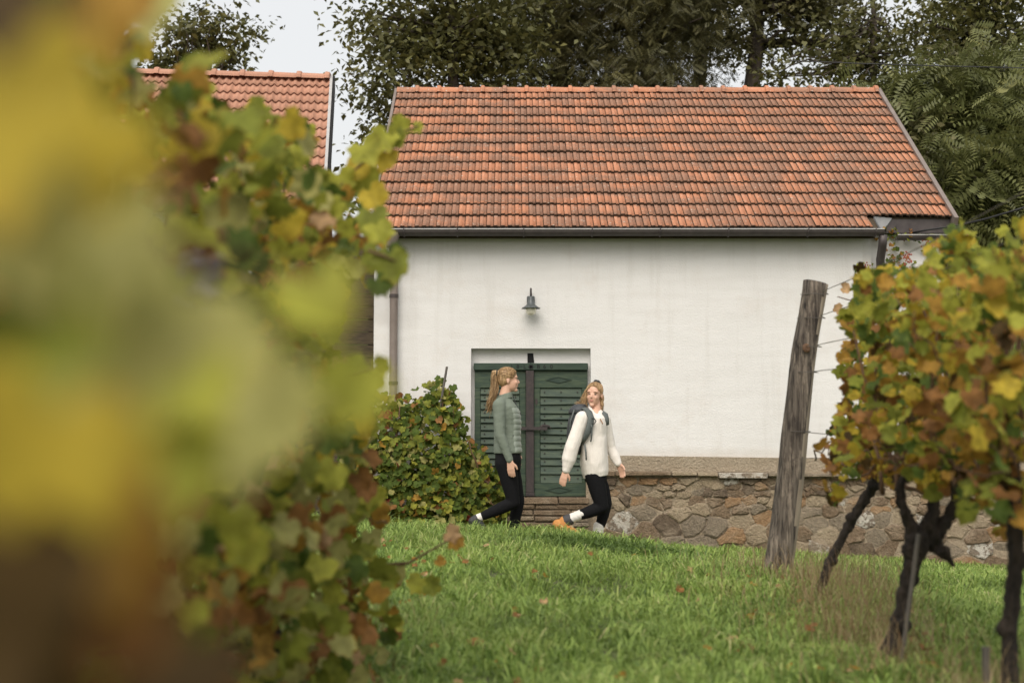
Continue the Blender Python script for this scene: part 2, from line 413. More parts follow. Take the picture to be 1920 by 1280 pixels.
LEAF = {
 'green':  mat_leaf('leaf_green', (0.080, 0.120, 0.022), (0.20, 0.17, 0.03), (0.20, 0.23, 0.06)),
 'mid':    mat_leaf('leaf_mid_green', (0.185, 0.205, 0.030), (0.36, 0.26, 0.04), (0.32, 0.33, 0.08)),
 'lime':   mat_leaf('leaf_yellow_green', (0.37, 0.37, 0.055), (0.46, 0.31, 0.055), (0.52, 0.50, 0.12), 0.45),
 'yellow': mat_leaf('leaf_yellow', (0.49, 0.37, 0.045), (0.38, 0.18, 0.03), (0.60, 0.50, 0.10), 0.45),
 'ochre':  mat_leaf('leaf_ochre', (0.37, 0.21, 0.038), (0.22, 0.09, 0.025), (0.50, 0.33, 0.07), 0.4),
 'brown':  mat_leaf('leaf_brown', (0.23, 0.110, 0.034), (0.10, 0.048, 0.020), (0.28, 0.16, 0.06), 0.2),
 'pale':   mat_leaf('leaf_pale_back', (0.36, 0.34, 0.115), (0.40, 0.29, 0.08), (0.44, 0.41, 0.18), 0.35),
 'tan':    mat_leaf('leaf_dry_tan', (0.43, 0.275, 0.14), (0.26, 0.13, 0.06), (0.46, 0.33, 0.19), 0.2),
 'khaki':  mat_leaf('leaf_pale_khaki', (0.52, 0.49, 0.17), (0.56, 0.44, 0.14), (0.58, 0.55, 0.25), 0.5),
 'umber':  mat_leaf('leaf_umber', (0.060, 0.036, 0.010), (0.03, 0.018, 0.008), (0.08, 0.05, 0.02), 0.2),
 'red':    mat_leaf('leaf_red', (0.20, 0.045, 0.028), (0.12, 0.03, 0.02), (0.28, 0.10, 0.05), 0.2)}
LK = list(LEAF)
M['grass'] = mat_blade('grass_blade', [(0.0, (0.10, 0.170, 0.032)), (0.5, (0.295, 0.425, 0.088)), (0.85, (0.47, 0.57, 0.16)), (1.0, (0.62, 0.57, 0.28))])
M['straw'] = mat_blade('dry_straw', [(0.0, (0.20, 0.115, 0.055)), (0.5, (0.32, 0.22, 0.11)), (1.0, (0.46, 0.38, 0.21))], 0.2)
def mat_ground():
    t = NT('lawn_soil'); p = t.pos(); n1 = t.noise(p, 1.2, 5); n2 = t.noise(p, 22, 6)
    c = t.ramp(n1, [(0.35, (0.045, 0.065, 0.018)), (0.65, (0.075, 0.085, 0.03))])
    c = t.mix(0.5, c, t.ramp(n2, [(0.3, (0.035, 0.035, 0.014)), (0.7, (0.11, 0.12, 0.04))]))
    t.l(c, t.b.inputs['Base Color']); t.b.inputs['Roughness'].default_value = 0.95; t.bump(n2, 0.8, 0.03); return t.m
M['ground'] = mat_ground()
M['skin'] = simple('skin', (0.62, 0.36, 0.25), (0.66, 0.40, 0.285), 30, 0.5)
M['lip'] = simple('lip', (0.52, 0.22, 0.175), None, 30, 0.45)
M['eye_white'] = simple('eye_white', (0.62, 0.58, 0.54), None, 30, 0.3)
M['eye'] = simple('eye_dark', (0.055, 0.038, 0.030), None, 30, 0.3)
M['brow'] = simple('eyebrow', (0.33, 0.19, 0.11), None, 30, 0.8)
M['hair1'] = simple('golden_hair', (0.16, 0.085, 0.032), (0.52, 0.345, 0.175), 60, 0.5, 0.8, 0.006, (1, 1, 0.22), detail=3)
M['hair2'] = simple('wavy_blonde_hair', (0.17, 0.088, 0.034), (0.56, 0.375, 0.19), 50, 0.5, 0.8, 0.006, (1, 1, 0.3), detail=3)
M['fleece'] = simple('sage_fleece', (0.150, 0.178, 0.140), (0.170, 0.200, 0.160), 90, 0.95, 0.15, 0.002, folds=(4.5, .035, (1, 1, 1.4)))
M['padded'] = simple('sage_padded_nylon', (0.215, 0.25, 0.205), (0.25, 0.285, 0.24), 40, 0.45, 0.3, .003, folds=(14, .004, (1, 1, 2)))
M['leggings'] = simple('black_leggings', (0.007, 0.007, 0.008), (0.011, 0.011, 0.012), 60, 0.85, spec=0.12)
M['sock'] = simple('ribbed_white_sock', (0.66, 0.63, 0.58), (0.74, 0.71, 0.66), 40, 0.9, 0.4, 0.004, (1, 1, 4))
M['sweater'] = simple('cream_knit', (0.72, 0.67, 0.61), (0.79, 0.74, 0.68), 120, 0.95, 0.3, 0.003, folds=(3.6, .05, (1.5, 1, .8)))
M['boot'] = simple('tan_nubuck_boot', (0.46, 0.19, 0.045), (0.55, 0.25, 0.07), 25, 0.75)
M['boot_collar'] = simple('dark_boot_collar', (0.05, 0.048, 0.05), None, 30, 0.7)
M['shoe'] = simple('black_shoe', (0.02, 0.02, 0.022), (0.035, 0.035, 0.035), 30, 0.6)
M['pack'] = simple('charcoal_pack_fabric', (0.028, 0.032, 0.036), (0.05, 0.055, 0.06), 40, 0.6)
M['strap'] = simple('grey_green_strap', (0.080, 0.092, 0.088), (0.105, 0.118, 0.112), 40, 0.7)
M['thread'] = simple('dark_trim', (0.02, 0.022, 0.022), None, 30, 0.6)
M['berry'] = simple('red_berry', (0.30, 0.06, 0.04), (0.40, 0.12, 0.07), 30, 0.45)
M['grape'] = simple('blue_grape', (0.04, 0.028, 0.045), (0.11, 0.095, 0.13), 30, 0.5)
def mat_globe():
    t = NT('milky_globe_glass'); t.b.inputs['Base Color'].default_value = (0.82, 0.78, 0.64, 1)
    t.b.inputs['Roughness'].default_value = 0.18; t.b.inputs['Transmission Weight'].default_value = 0.1; return t.m
M['globe'] = mat_globe()

# ------------------------------------------------------------------ ground
def gz(x, y):
    x = np.asarray(x, float); y = np.asarray(y, float)
    crest = np.interp(x, [-4, -1.2, 0, .78, 1.57, 2.2, 2.95, 4.3, 7], [.45, .37, .285, .205, .115, .045, -.015, -.09, -.2])
    path = np.interp(x, [-4, -1.5, 0, 1, 5, 8], [.25, .14, .03, -.03, -.30, -.5])
    up = sstep(5.0, 12.2, y); dn = sstep(12.2, 13.3, y)
    z = up * crest * (1 - dn) + dn * path
    z = z + 0.055 * np.exp(-((x - 1.9) / .5) ** 2) * (1 - sstep(8.6, 10.4, y)) + 0.05 * np.exp(-((x + 1.05) / .45) ** 2) * (1 - sstep(7, 8.5, y))
    z = z + (0.018 * np.sin(x * 2.3 + y * 1.1) + 0.014 * np.sin(y * 2.9 - x * 1.3)) * (1 - sstep(12.5, 13.3, y))
    z = z - 0.06 * np.exp(-((x - .68) / .5) ** 2 - ((y - 11.0) / .35) ** 2)
    y0 = np.where(x > 5.5, 17.6, np.where(x < -2.0, 25.0, 20.6)) - 0 * x
    y0 = np.interp(x, [-8, -2.4, -1.8, 5.2, 5.9, 9], [26, 26, 21.0, 21.0, 17.2, 17.0])
    h = sstep(0, 5.5, y - y0) * 5.2 + np.clip(y - y0 - 5.5, 0, 60) * 0.06
    return z + h

def build_ground():
    xs = np.unique(np.concatenate([np.linspace(-150, -12, 10), np.linspace(-12, -4, 17), np.linspace(-4, 9, 105), np.linspace(9, 20, 23), np.linspace(20, 150, 10)]))
    ys = np.unique(np.concatenate([np.linspace(-40, 0, 9), np.linspace(0, 20, 150), np.linspace(20, 36, 49), np.linspace(36, 260, 14)]))
    X, Y = np.meshgrid(xs, ys); Z = gz(X, Y)
    v = np.stack([X, Y, Z], -1).reshape(-1, 3); nx = len(xs); ny = len(ys)
    i = (np.arange(ny - 1)[:, None] * nx + np.arange(nx - 1)[None, :]).ravel()
    f = np.stack([i, i + 1, i + 1 + nx, i + nx], -1)
    o = obj('ground', np_mesh('ground', v, f, True), M['ground']); tag(o, kind='structure')
build_ground()

# ------------------------------------------------------------------ the cellar house
WY = 16.3                                     # facade plane
HX0, HX1 = -1.59, 4.15
house = thing('cellar_house', 'white plastered cellar house with orange tiled roof and green double door', 'house', (1.3, WY, 0.0))
dl, dr = P(883, 800, WY).x, P(1108, 800, WY).x          # door recess
dt, db = P(995, 653, WY).z, P(995, 931, WY).z
BZ = P(1300, 858, WY).z                       # bottom of the white plaster
RZ = 3.46
def wall_piece(mb, x0, x1, z0, z1, y0=WY, y1=WY + 0.45): mb.box((x0, y0, z0), (x1, y1, z1))
w = MB()
wall_piece(w, HX0, dl, -0.3, RZ); wall_piece(w, dr, HX1, BZ, RZ); wall_piece(w, dl, dr, dt, RZ)
w.box((HX0, WY + .45, -0.3), (HX0 + .4, 20.4, RZ)); w.box((HX1 - .4, WY + .45, -0.3), (HX1, 20.4, RZ)); w.box((HX0, 20.0, 0), (HX1, 20.4, RZ))
bm_w = w.mesh('wall')
# soften the plaster arrises of the recess
wall_o = obj('wall', bm_w, M['plaster'], house)
rb = MB(); rb.box((dl - .02, WY + .12, db - .02), (dr + .02, WY + .5, dt + .03)); rb.build('recess_back', M['plaster'], house)
# gable triangles
for gx in (HX0 + .002, HX1 - .2):
    gb = MB(); gb.add([(gx, WY, RZ), (gx + .2, WY, RZ), (gx + .2, 22.5, RZ), (gx, 22.5, RZ), (gx, 19.5, 5.75), (gx + .2, 19.5, 5.75)], [(0,3,2,1),(0,4,3),(1,2,5),(0,1,5,4),(3,4,5,2)])
    gb.build('gable', M['plaster'], house)
# set-back bay at the right end
sb = MB(); sb.box((HX1 + .002, WY + .15, -.4), (5.0, 20.4, RZ + .04)); sb.build('set_back_wall', M['plaster'], house)

# roof
O = Vector((-1.60, 16.08, 3.50)); TH = math.radians(35.7)
EX = Vector((1, 0, 0)); ES = Vector((0, math.cos(TH), math.sin(TH))); EN = Vector((0, -math.sin(TH), math.cos(TH)))
RLEN, SLEN, NROW, NCOL = 6.69, 4.23, 14, 41
TW = RLEN / NCOL; TL = SLEN / NROW
notch = P(1650, 428, 16.08).x
roof = MB()
def rp(x, s, n): return O + EX * x + ES * s + EN * n
def slab(mb, x0, x1, s0, s1, n0, n1):
    v = [rp(x0,s0,n0), rp(x1,s0,n0), rp(x1,s1,n0), rp(x0,s1,n0), rp(x0,s0,n1), rp(x1,s0,n1), rp(x1,s1,n1), rp(x0,s1,n1)]
    mb.add(v, [(3,2,1,0),(4,5,6,7),(0,1,5,4),(1,2,6,5),(2,3,7,6),(3,0,4,7)])
slab(roof, 0.02, RLEN - .02, TL + .02, SLEN, -.10, -.012)
slab(roof, 0.02, notch - O.x, 0.03, TL + .02, -.10, -.012)
roof_o = roof.build('roof', M['old_wood'], house)
bs = MB()     # back slope, unseen from the front
b0 = rp(0, SLEN, 0); b1 = rp(RLEN, SLEN, 0)
bs.add([b0, b1, b1 + Vector((0, 3.4, -2.45)), b0 + Vector((0, 3.4, -2.45)), b0 + Vector((0,0,-.1)), b1 + Vector((0,0,-.1)), b1 + Vector((0,3.4,-2.55)), b0 + Vector((0,3.4,-2.55))],
       [(0,1,2,3),(7,6,5,4),(0,4,5,1),(1,5,6,2),(2,6,7,3),(3,7,4,0)])
bs.build('back_slope', M['tile'], roof_o)

def tile_geo(tw, tl, wavy=False):
    """interlocking tile: two raised pans and two channels; x across, y up the slope, z out of the roof"""
    p = []; dark = set()
    if not wavy:
        per = tw / 2
        for k in range(2):
            b = k * per; i0 = len(p)
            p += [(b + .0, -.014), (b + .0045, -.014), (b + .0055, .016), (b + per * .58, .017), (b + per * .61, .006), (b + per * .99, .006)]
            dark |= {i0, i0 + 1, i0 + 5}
        p += [(tw - .0005, -.014)]
    else:
        n = 12
        for k in range(n + 1):
            u = k / n; p.append((u * tw, .016 * math.cos(4 * math.pi * u) + (.010 if k in (0, n) else 0)))
    L = tl + .045; lift = .036; n = len(p); v = []; th = .026
    for x, z in p: v.append((x, -.012, z + lift))
    for x, z in p: v.append((x, L, z + .002))
    for x, z in p: v.append((x, -.004, z + lift - th))
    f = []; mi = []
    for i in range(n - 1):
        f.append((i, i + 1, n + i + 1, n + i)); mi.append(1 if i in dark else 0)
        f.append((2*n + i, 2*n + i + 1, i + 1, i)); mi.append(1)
    return v, f, mi

def tile_variants(name, tw, tl, wavy, mat, edge, nvar=14, seed=3):
    rng = np.random.default_rng(seed); v, f, mi = tile_geo(tw, tl, wavy); out = []
    for k in range(nvar):
        vv = np.array(v); vv[:, 2] += rng.normal(0, .0025); vv[:, 1] += rng.normal(0, .004); vv[:, 2] += (vv[:, 0] - tw / 2) * rng.normal(0, .025)
        tone = np.full(len(vv), rng.random() if k > 4 else rng.random() * 0.22)
        tone = np.clip(tone + rng.normal(0, .05, len(vv)), 0, 1)
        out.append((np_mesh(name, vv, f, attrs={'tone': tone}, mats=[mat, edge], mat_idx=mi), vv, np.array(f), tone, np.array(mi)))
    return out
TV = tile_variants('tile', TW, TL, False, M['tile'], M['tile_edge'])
def basis(o, ex, es, en): return Matrix(((ex.x, es.x, en.x, o.x), (ex.y, es.y, en.y, o.y), (ex.z, es.z, en.z, o.z), (0, 0, 0, 1)))
def tile_field(parent, variants, ncol, nrow, frame, tw, tl, single, skip=None, seed=1):
    rng = np.random.default_rng(seed); VV = []; FF = []; TT = []; MI = []; off = 0
    for r in range(nrow):
        for c in range(ncol):
            if skip and skip(c, r): continue
            me, v, f, tone, mi = variants[rng.integers(len(variants))]
            m = frame(c * tw, r * tl, 0.0)
            if single(c, r): place('tile', me, m, parent)
            else:
                A = np.array(m); VV.append(v @ A[:3, :3].T + A[:3, 3]); FF.append(f + off); TT.append(tone); MI.append(mi); off += len(v)
    if VV:
        o = obj('upper_tiles', np_mesh('upper_tiles', np.concatenate(VV), np.concatenate(FF), attrs={'tone': np.concatenate(TT)}, mats=list(variants[0][0].materials), mat_idx=np.concatenate(MI)), None, parent)
        tag(o, kind='stuff')
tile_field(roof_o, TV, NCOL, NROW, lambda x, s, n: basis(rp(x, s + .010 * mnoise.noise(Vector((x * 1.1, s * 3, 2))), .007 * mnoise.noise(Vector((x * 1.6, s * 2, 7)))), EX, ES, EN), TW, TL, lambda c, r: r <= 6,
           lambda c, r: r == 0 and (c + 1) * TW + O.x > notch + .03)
# ridge caps with collars
def ridge_cap(mb, p, d, length, r, z0=-.05):
    d = d.normalized(); side = Vector((0, 1, 0)); up = Vector((0, 0, 1)); seg = 9
    st = [(0, r), (.80 * length, r * .93), (.82 * length, r * 1.22), (.90 * length, r * 1.25), (.97 * length, r * 1.2), (1.0 * length, r * .98)]
    v = []; f = []
    for a, rr in st:
        for k in range(seg):
            t = math.pi * k / (seg - 1); v.append(p + d * a + side * (math.cos(t) * rr * 1.15) + up * (math.sin(t) * rr + z0 * (1 if True else 0)))
    for i in range(len(st) - 1):
        for k in range(seg - 1): f.append((i*seg+k, (i+1)*seg+k, (i+1)*seg+k+1, i*seg+k+1))
    mb.add(v, f)
RP = rp(0, SLEN, .04); NCAP = 22
for k in range(NCAP):
    mb = MB(); ridge_cap(mb, RP + EX * (k * RLEN / NCAP) + Vector((0, .02, 0)), EX, RLEN / NCAP + .01, .092)
    me = mb.mesh('ridge_cap'); at = me.attributes.new('tone', 'FLOAT', 'POINT'); at.data.foreach_set('value', np.full(len(me.vertices), .25 + .5 * RNG.random(), np.float32))
    obj('ridge_cap', me, M['tile'], roof_o)
# verge boards
for x0, x1 in ((-.035, .0), (RLEN, RLEN + .05)):
    mb = MB(); slab(mb, x0, x1, TL * .6 if x0 > 1 else -.02, SLEN + .02, -.14, .06); mb.build('verge_board', M['grey_pipe'], roof_o)
# gutter, brackets, downpipes
def gutter(parent, x0, x1, y, z, r=.062):
    v = []; f = []; seg = 9
    prof = [(-r * math.cos(math.pi * k / (seg - 1)), -r * math.sin(math.pi * k / (seg - 1))) for k in range(seg)]
    prof = [(prof[0][0] - .008, .006)] + prof
    for x in (x0, x1):
        for a, b in prof: v.append((x, y + a, z + b))
        for a, b in reversed(prof): v.append((x, y + a * .9, z + b * .9 + .003))
    n = len(prof) * 2
    for k in range(n): f.append((k, (k + 1) % n, n + (k + 1) % n, n + k))
    f.append(tuple(range(n))); f.append(tuple(reversed(range(n, 2 * n))))
    mb = MB(); mb.add(v, f); g = mb.build('gutter', M['dark_metal'], parent)
    lip = MB(); lip.tube([(x0, y - r - .004, z + .008), (x1, y - r - .004, z + .008)], .007, 6); lip.build('gutter_lip', M['pale_metal'], g)
    return g
GY, GZ = 16.02, 3.475
gut = gutter(house, HX0 - .02, notch + .02, GY, GZ)
for px in (758, 858, 982, 1110, 1237, 1365, 1514, 1640):
    x = P(px, 432, GY).x; mb = MB()
    mb.tube([(x, GY - .07, GZ + .012), (x, GY - .068, GZ - .02), (x, GY - .04, GZ - .058), (x, GY, GZ - .07), (x, GY + .05, GZ - .05)], .009, 6); mb.build('gutter_bracket', M['dark_metal'], gut)
fa = MB(); fa.box((HX0, GY + .10, GZ - .075), (HX1, GY + .125, GZ + .0)); fa.box((HX0, GY + .125, GZ - .03), (HX1, WY, GZ - .005)); fa.build('eaves_board', M['old_wood'], house)
x = P(739, 500, WY - .06).x
dp = MB(); dp.tube([(x - .02, GY, GZ - .05), (x - .02, GY + .01, GZ - .13), (x, GY + .15, GZ - .22), (x, WY - .075, GZ - .36), (x, WY - .075, GZ - .6), (x, WY - .075, 1.2), (x, WY - .075, .1)], .046, 12)
dpo = dp.build('downpipe', M['grey_pipe'], house, True)
hop = MB(); hop.lathe([(.0, -.17), (.052, -.165), (.056, -.13), (.10, -.03), (.105, 0)], (x - .02, GY + .01, GZ - .03), 14); hop.build('outlet', M['grey_pipe'], dpo, True)
for z in (2.75, 1.75):
    mb = MB(); mb.lathe([(.049, -.02), (.053, -.02), (.053, .02), (.049, .02)], (x, WY - .075, z), 14); mb.build('pipe_clip', M['dark_metal'], dpo)
x = P(1647, 470, WY - .06).x
dp2 = MB(); dp2.tube([(x, GY, GZ - .05), (x, GY + .03, GZ - .16), (x + .02, WY - .06, GZ - .30), (x + .02, WY - .06, GZ - .6), (x + .02, WY - .06, 0.9)], .05, 12); dp2.build('downpipe', M['dark_metal'], house, True)
# higher eave past the notch
fx = MB(); fx.box((notch + .02, 16.36, 3.50), (5.10, 16.40, 3.665)); fx.box((notch + .02, 16.40, 3.66), (5.1, 17.05, 3.68)); fx.build('fascia', M['dark_metal'], house)
fl = MB(); fl.add([(notch - .01, 16.06, 3.52), (notch + .10, 16.33, 3.52), (notch + .21, 16.34, 3.67), (notch - .01, 16.32, 3.69), (notch - .01, 16.08, 3.50), (notch + .10, 16.35, 3.50), (notch + .21, 16.36, 3.65), (notch - .01, 16.34, 3.67)], [(0,1,2,3),(7,6,5,4),(0,4,5,1),(1,5,6,2),(2,6,7,3),(3,7,4,0)])
fl.build('flashing', M['grey_sheet'], house)
gutter(house, notch + .25, 5.05, 16.31, 3.455, .05)

# plinth: render band, coping slabs, stones
PY = WY - .09
bz1 = P(1300, 883, PY).z
band = MB(); px1 = 6.9
band.add([(dr + .02, WY - .035, bz1), (px1, WY - .035, bz1 - .03), (px1, WY - .035, BZ - .05), (dr + .02, WY - .035, BZ + .03), (dr + .02, WY + .3, bz1), (px1, WY + .3, bz1 - .03), (px1, WY + .3, BZ - .05), (dr + .02, WY + .3, BZ + .03)],
         [(0,1,2,3),(7,6,5,4),(0,4,5,1),(1,5,6,2),(2,6,7,3),(3,7,4,0)])
band.build('render_band', M['render_band'], house)
core = MB(); core.box((dr - .06, WY - .075, -.7), (px1, WY + .35, bz1 - .012)); stone_wall = thing('stone_plinth_wall', 'rubble stone wall with pale mortar at the foot of the white house', 'stone wall', (3.5, WY, -.3))
core.build('mortar_bed', M['mortar'], stone_wall)

def clip(poly, nx, nz, d):
    out = []
    for i in range(len(poly)):
        a, b = poly[i], poly[(i + 1) % len(poly)]
        da = a[0] * nx + a[1] * nz - d; db_ = b[0] * nx + b[1] * nz - d
        if da <= 0: out.append(a)
        if (da < 0 < db_) or (db_ < 0 < da):
            t = da / (da - db_); out.append((a[0] + (b[0] - a[0]) * t, a[1] + (b[1] - a[1]) * t))
    return out

def stone_mesh(poly, yb, proud, rng, gap):
    c = np.mean(poly, 0); q = np.array(poly, float)
    R = np.sqrt(((q - c) ** 2).sum(1)).mean()
    q = c + (q - c) * (1 - gap / max(R, .03))
    # round the corners
    n = len(q); r = []
    for i in range(n):
        a, b = q[i], q[(i + 1) % n]
        if np.hypot(*(b - a)) < .012: r.append((a + b) / 2); continue
        r.append(a * .88 + b * .12); r.append(a * .5 + b * .5 + rng.normal(0, .006, 2)); r.append(a * .12 + b * .88)
    q = np.array(r) + rng.normal(0, .0075, (len(r), 2)); n = len(q)
    c = q.mean(0); v = []; f = []
    tx, tz = rng.normal(0, .05, 2)
    def yy(p, dep): return yb - dep - (p[0] - c[0]) * tx - (p[1] - c[1]) * tz
    for p in q: v.append((p[0], yb + .05, p[1]))
    for p in q: v.append((p[0], yy(p, proud * (.25 + .35 * rng.random())), p[1]))
    q2 = c + (q - c) * (1 - .022 / max(.05, R))
    for p in q2: v.append((p[0], yy(p, proud * (.8 + .4 * rng.random())), p[1]))
    v.append((c[0], yy(c, proud * (.9 + .5 * rng.random())), c[1]))
    for i in range(n):
        j = (i + 1) % n
        f += [(i, j, n + j, n + i), (n + i, n + j, 2*n + j, 2*n + i), (2*n + i, 2*n + j, 3*n)]
    return v, f

def lay_stones():
    rng = np.random.default_rng(21)
    x0, x1 = dr + .0, 6.8; ztop = bz1 - .07; zbot = -.62
    seeds = []
    z = ztop - .035
    bandsz = [(.045, .22), (.06, .17), (.075, .16), (.09, .17), (.12, .20), (.14, .24), (.16, .26), (.17, .28), (.19, .3), (.2, .3), (.2, .3)]
    for h, wd in bandsz:
        x = x0 + rng.random() * .1
        while x < x1:
            ww = wd * (.45 + rng.random() * 1.2)
            seeds.append((x + ww / 2, z - h / 2 + rng.normal(0, h * .17), h)); x += ww
        z -= h
        if z < zbot: break
    S = np.array(seeds)
    for cx, cy, rad in ((1172, 978, .20), (1250, 985, .19), (1190, 920, .10), (1345, 985, .13), (1420, 1000, .14), (1400, 915, .08)):     # a few big blocks
        q = P(cx, cy, WY - .08); S = S[np.hypot((S[:, 0] - q.x) / 1.1, S[:, 1] - q.z) > rad]; S = np.vstack([S, [q.x, q.z, .2]])
    for i, (sx, sz, h) in enumerate(S):
        asp = 1.8 if h < .12 else 1.35
        poly = [(x0, zbot - .1), (x1, zbot - .1), (x1, ztop), (x0, ztop)]
        d2 = ((S[:, 0] - sx) / asp) ** 2 + (S[:, 1] - sz) ** 2
        for j in np.argsort(d2)[1:24]:
            nx, nz = (S[j, 0] - sx) / asp ** 2, S[j, 1] - sz
            mx, mz = (S[j, 0] + sx) / 2, (S[j, 1] + sz) / 2
            poly = clip(poly, nx, nz, nx * mx + nz * mz)
            if len(poly) < 3: break
        if len(poly) < 3: continue
        zs = [p[1] for p in poly]; xs = [p[0] for p in poly]
        if max(zs) - min(zs) < .035 or max(xs) - min(xs) < .05: continue
        v, f = stone_mesh(poly, WY - .075, .004 + .034 * rng.random() ** 1.6, rng, .002 + .007 * rng.random())
        k = rng.choice(6, p=[.30, .14, .19, .22, .09, .06])
        if h > .3: k = 0
        mb = MB(); mb.add(v, f); mb.build('stone', M['stone'][k], stone_wall)
    # thin coping slabs
    x = dr - .05
    while x < 6.7:
        wd = .22 + rng.random() * .45; zt = bz1 - .03 * (x - dr) / 5 - rng.random() * .012; hh = .035 + rng.random() * .03
        mb = MB(); yo = rng.random() * .04
        mb.add([(x + .008, PY - .06 - yo, zt - hh), (x + wd, PY - .05 - yo, zt - hh + rng.normal(0, .006)), (x + wd, PY - .045 - yo, zt + rng.normal(0, .006)), (x + .008, PY - .055 - yo, zt),
                (x + .008, WY - .03, zt - hh), (x + wd, WY - .03, zt - hh), (x + wd, WY - .03, zt + .004), (x + .008, WY - .03, zt + .004)], [(0,1,2,3),(7,6,5,4),(0,4,5,1),(1,5,6,2),(2,6,7,3),(3,7,4,0)])
        mb.build('coping_slab', M['stone'][rng.choice([0, 2, 3, 5])], stone_wall, bevel=.006)
        x += wd
lay_stones()

# the layered stone doorstep
steps = thing('stone_doorstep', 'layered flat stone doorstep below the green cellar door', 'doorstep', ((dl + dr) / 2, WY, 0))
rng = np.random.default_rng(5); z = db - .004
mb = MB(); mb.box((dl - .3, WY - .17, -.6), (dr - .07, WY + .28, z - .06)); mb.build('mortar_bed', M['mortar'], steps)
row = 0
while z > -.35:
    hh = (.075 if row == 0 else .05 + rng.random() * .05); x = dl - .32
    while x < dr - .04:
        wd = min(.25 + rng.random() * .45, dr - .03 - x)
        if wd < .06: break
        yo = .17 + .02 + rng.random() * .04 + (.02 if row == 0 else 0) + row * .006
        mb = MB(); e = rng.normal(0, .007, 6)
        mb.add([(x + .006, WY - yo, z - hh + .012 + e[0]), (x + wd - .006, WY - yo + e[4], z - hh + .012 + e[1]), (x + wd - .006, WY - yo + e[5], z - .004 + e[2] * .4), (x + .006, WY - yo, z - .004 + e[3] * .4),
                (x + .006, WY + (.26 if row == 0 else -.1), z - hh + .01), (x + wd - .006, WY + (.26 if row == 0 else -.1), z - hh + .01), (x + wd - .006, WY + (.26 if row == 0 else -.1), z), (x + .006, WY + (.26 if row == 0 else -.1), z)],
               [(0,1,2,3),(7,6,5,4),(0,4,5,1),(1,5,6,2),(2,6,7,3),(3,7,4,0)])
        mb.build('slab', M['stone'][rng.choice([0, 0, 2, 3])], steps, bevel=.008); x += wd
    z -= hh; row += 1

# ------------------------------------------------------------------ the green double door
DY = WY + .055
door = thing('cellar_double_door', 'weathered green plank double door with iron centre bar and carved lintel beam', 'door', (P(995, 800, DY).x, DY, db))
def fx_(px): return P(px, 800, DY).x
def fz_(py): return P(995, py, DY).z
hb = MB(); hb.box((fx_(888), DY - .055, fz_(694.5)), (fx_(1102.5), DY + .08, fz_(681))); beam = hb.build('lintel_beam', M['green_dark'], door, bevel=.008)
def carve(txt, px, py, size):
    cu = bpy.data.curves.new('inscription', 'FONT'); cu.body = txt; cu.size = size; cu.extrude = .002; cu.align_x = 'CENTER'; cu.align_y = 'CENTER'
    o = bpy.data.objects.new('inscription', cu); COL.objects.link(o); cu.materials.append(M['black'])
    p = P(px, py, DY - .055); o.location = (p.x, DY - .0565, p.z); o.rotation_euler = (math.pi / 2, 0, 0); adopt(o, beam)
for ch, px in (('1', 959.5), ('8', 971), ('\u00b7', 977.5), ('L', 984), ('\u00b7', 1003), ('B', 1009.5), ('6', 1021), ('0', 1034)):
    carve(ch, px, 687.3, .066)
st = MB(); c = P(995.5, 687.5, DY - .055)
for k in range(4):
    st.box((c.x - .030, DY - .058, c.z - .006), (c.x + .030, DY - .0535, c.z + .006), Matrix.Rotation(math.pi * k / 4, 3, 'Y'))
st.build('carved_rosette', M['black'], beam)
slot = MB(); a = P(989, 680, WY + .11); b = P(1001.5, 662, WY + .11)
slot.add([(a.x, WY + .112, a.z), (b.x, WY + .112, a.z), (b.x - .01, WY + .112, b.z), (a.x, WY + .112, b.z), (a.x, WY + .2, a.z), (b.x, WY + .2, a.z), (b.x - .01, WY + .2, b.z), (a.x, WY + .2, b.z)], [(3,2,1,0),(4,5,6,7),(0,1,5,4),(1,2,6,5),(2,3,7,6),(3,0,4,7)])
slot.build('vent_slot', M['black'], house)
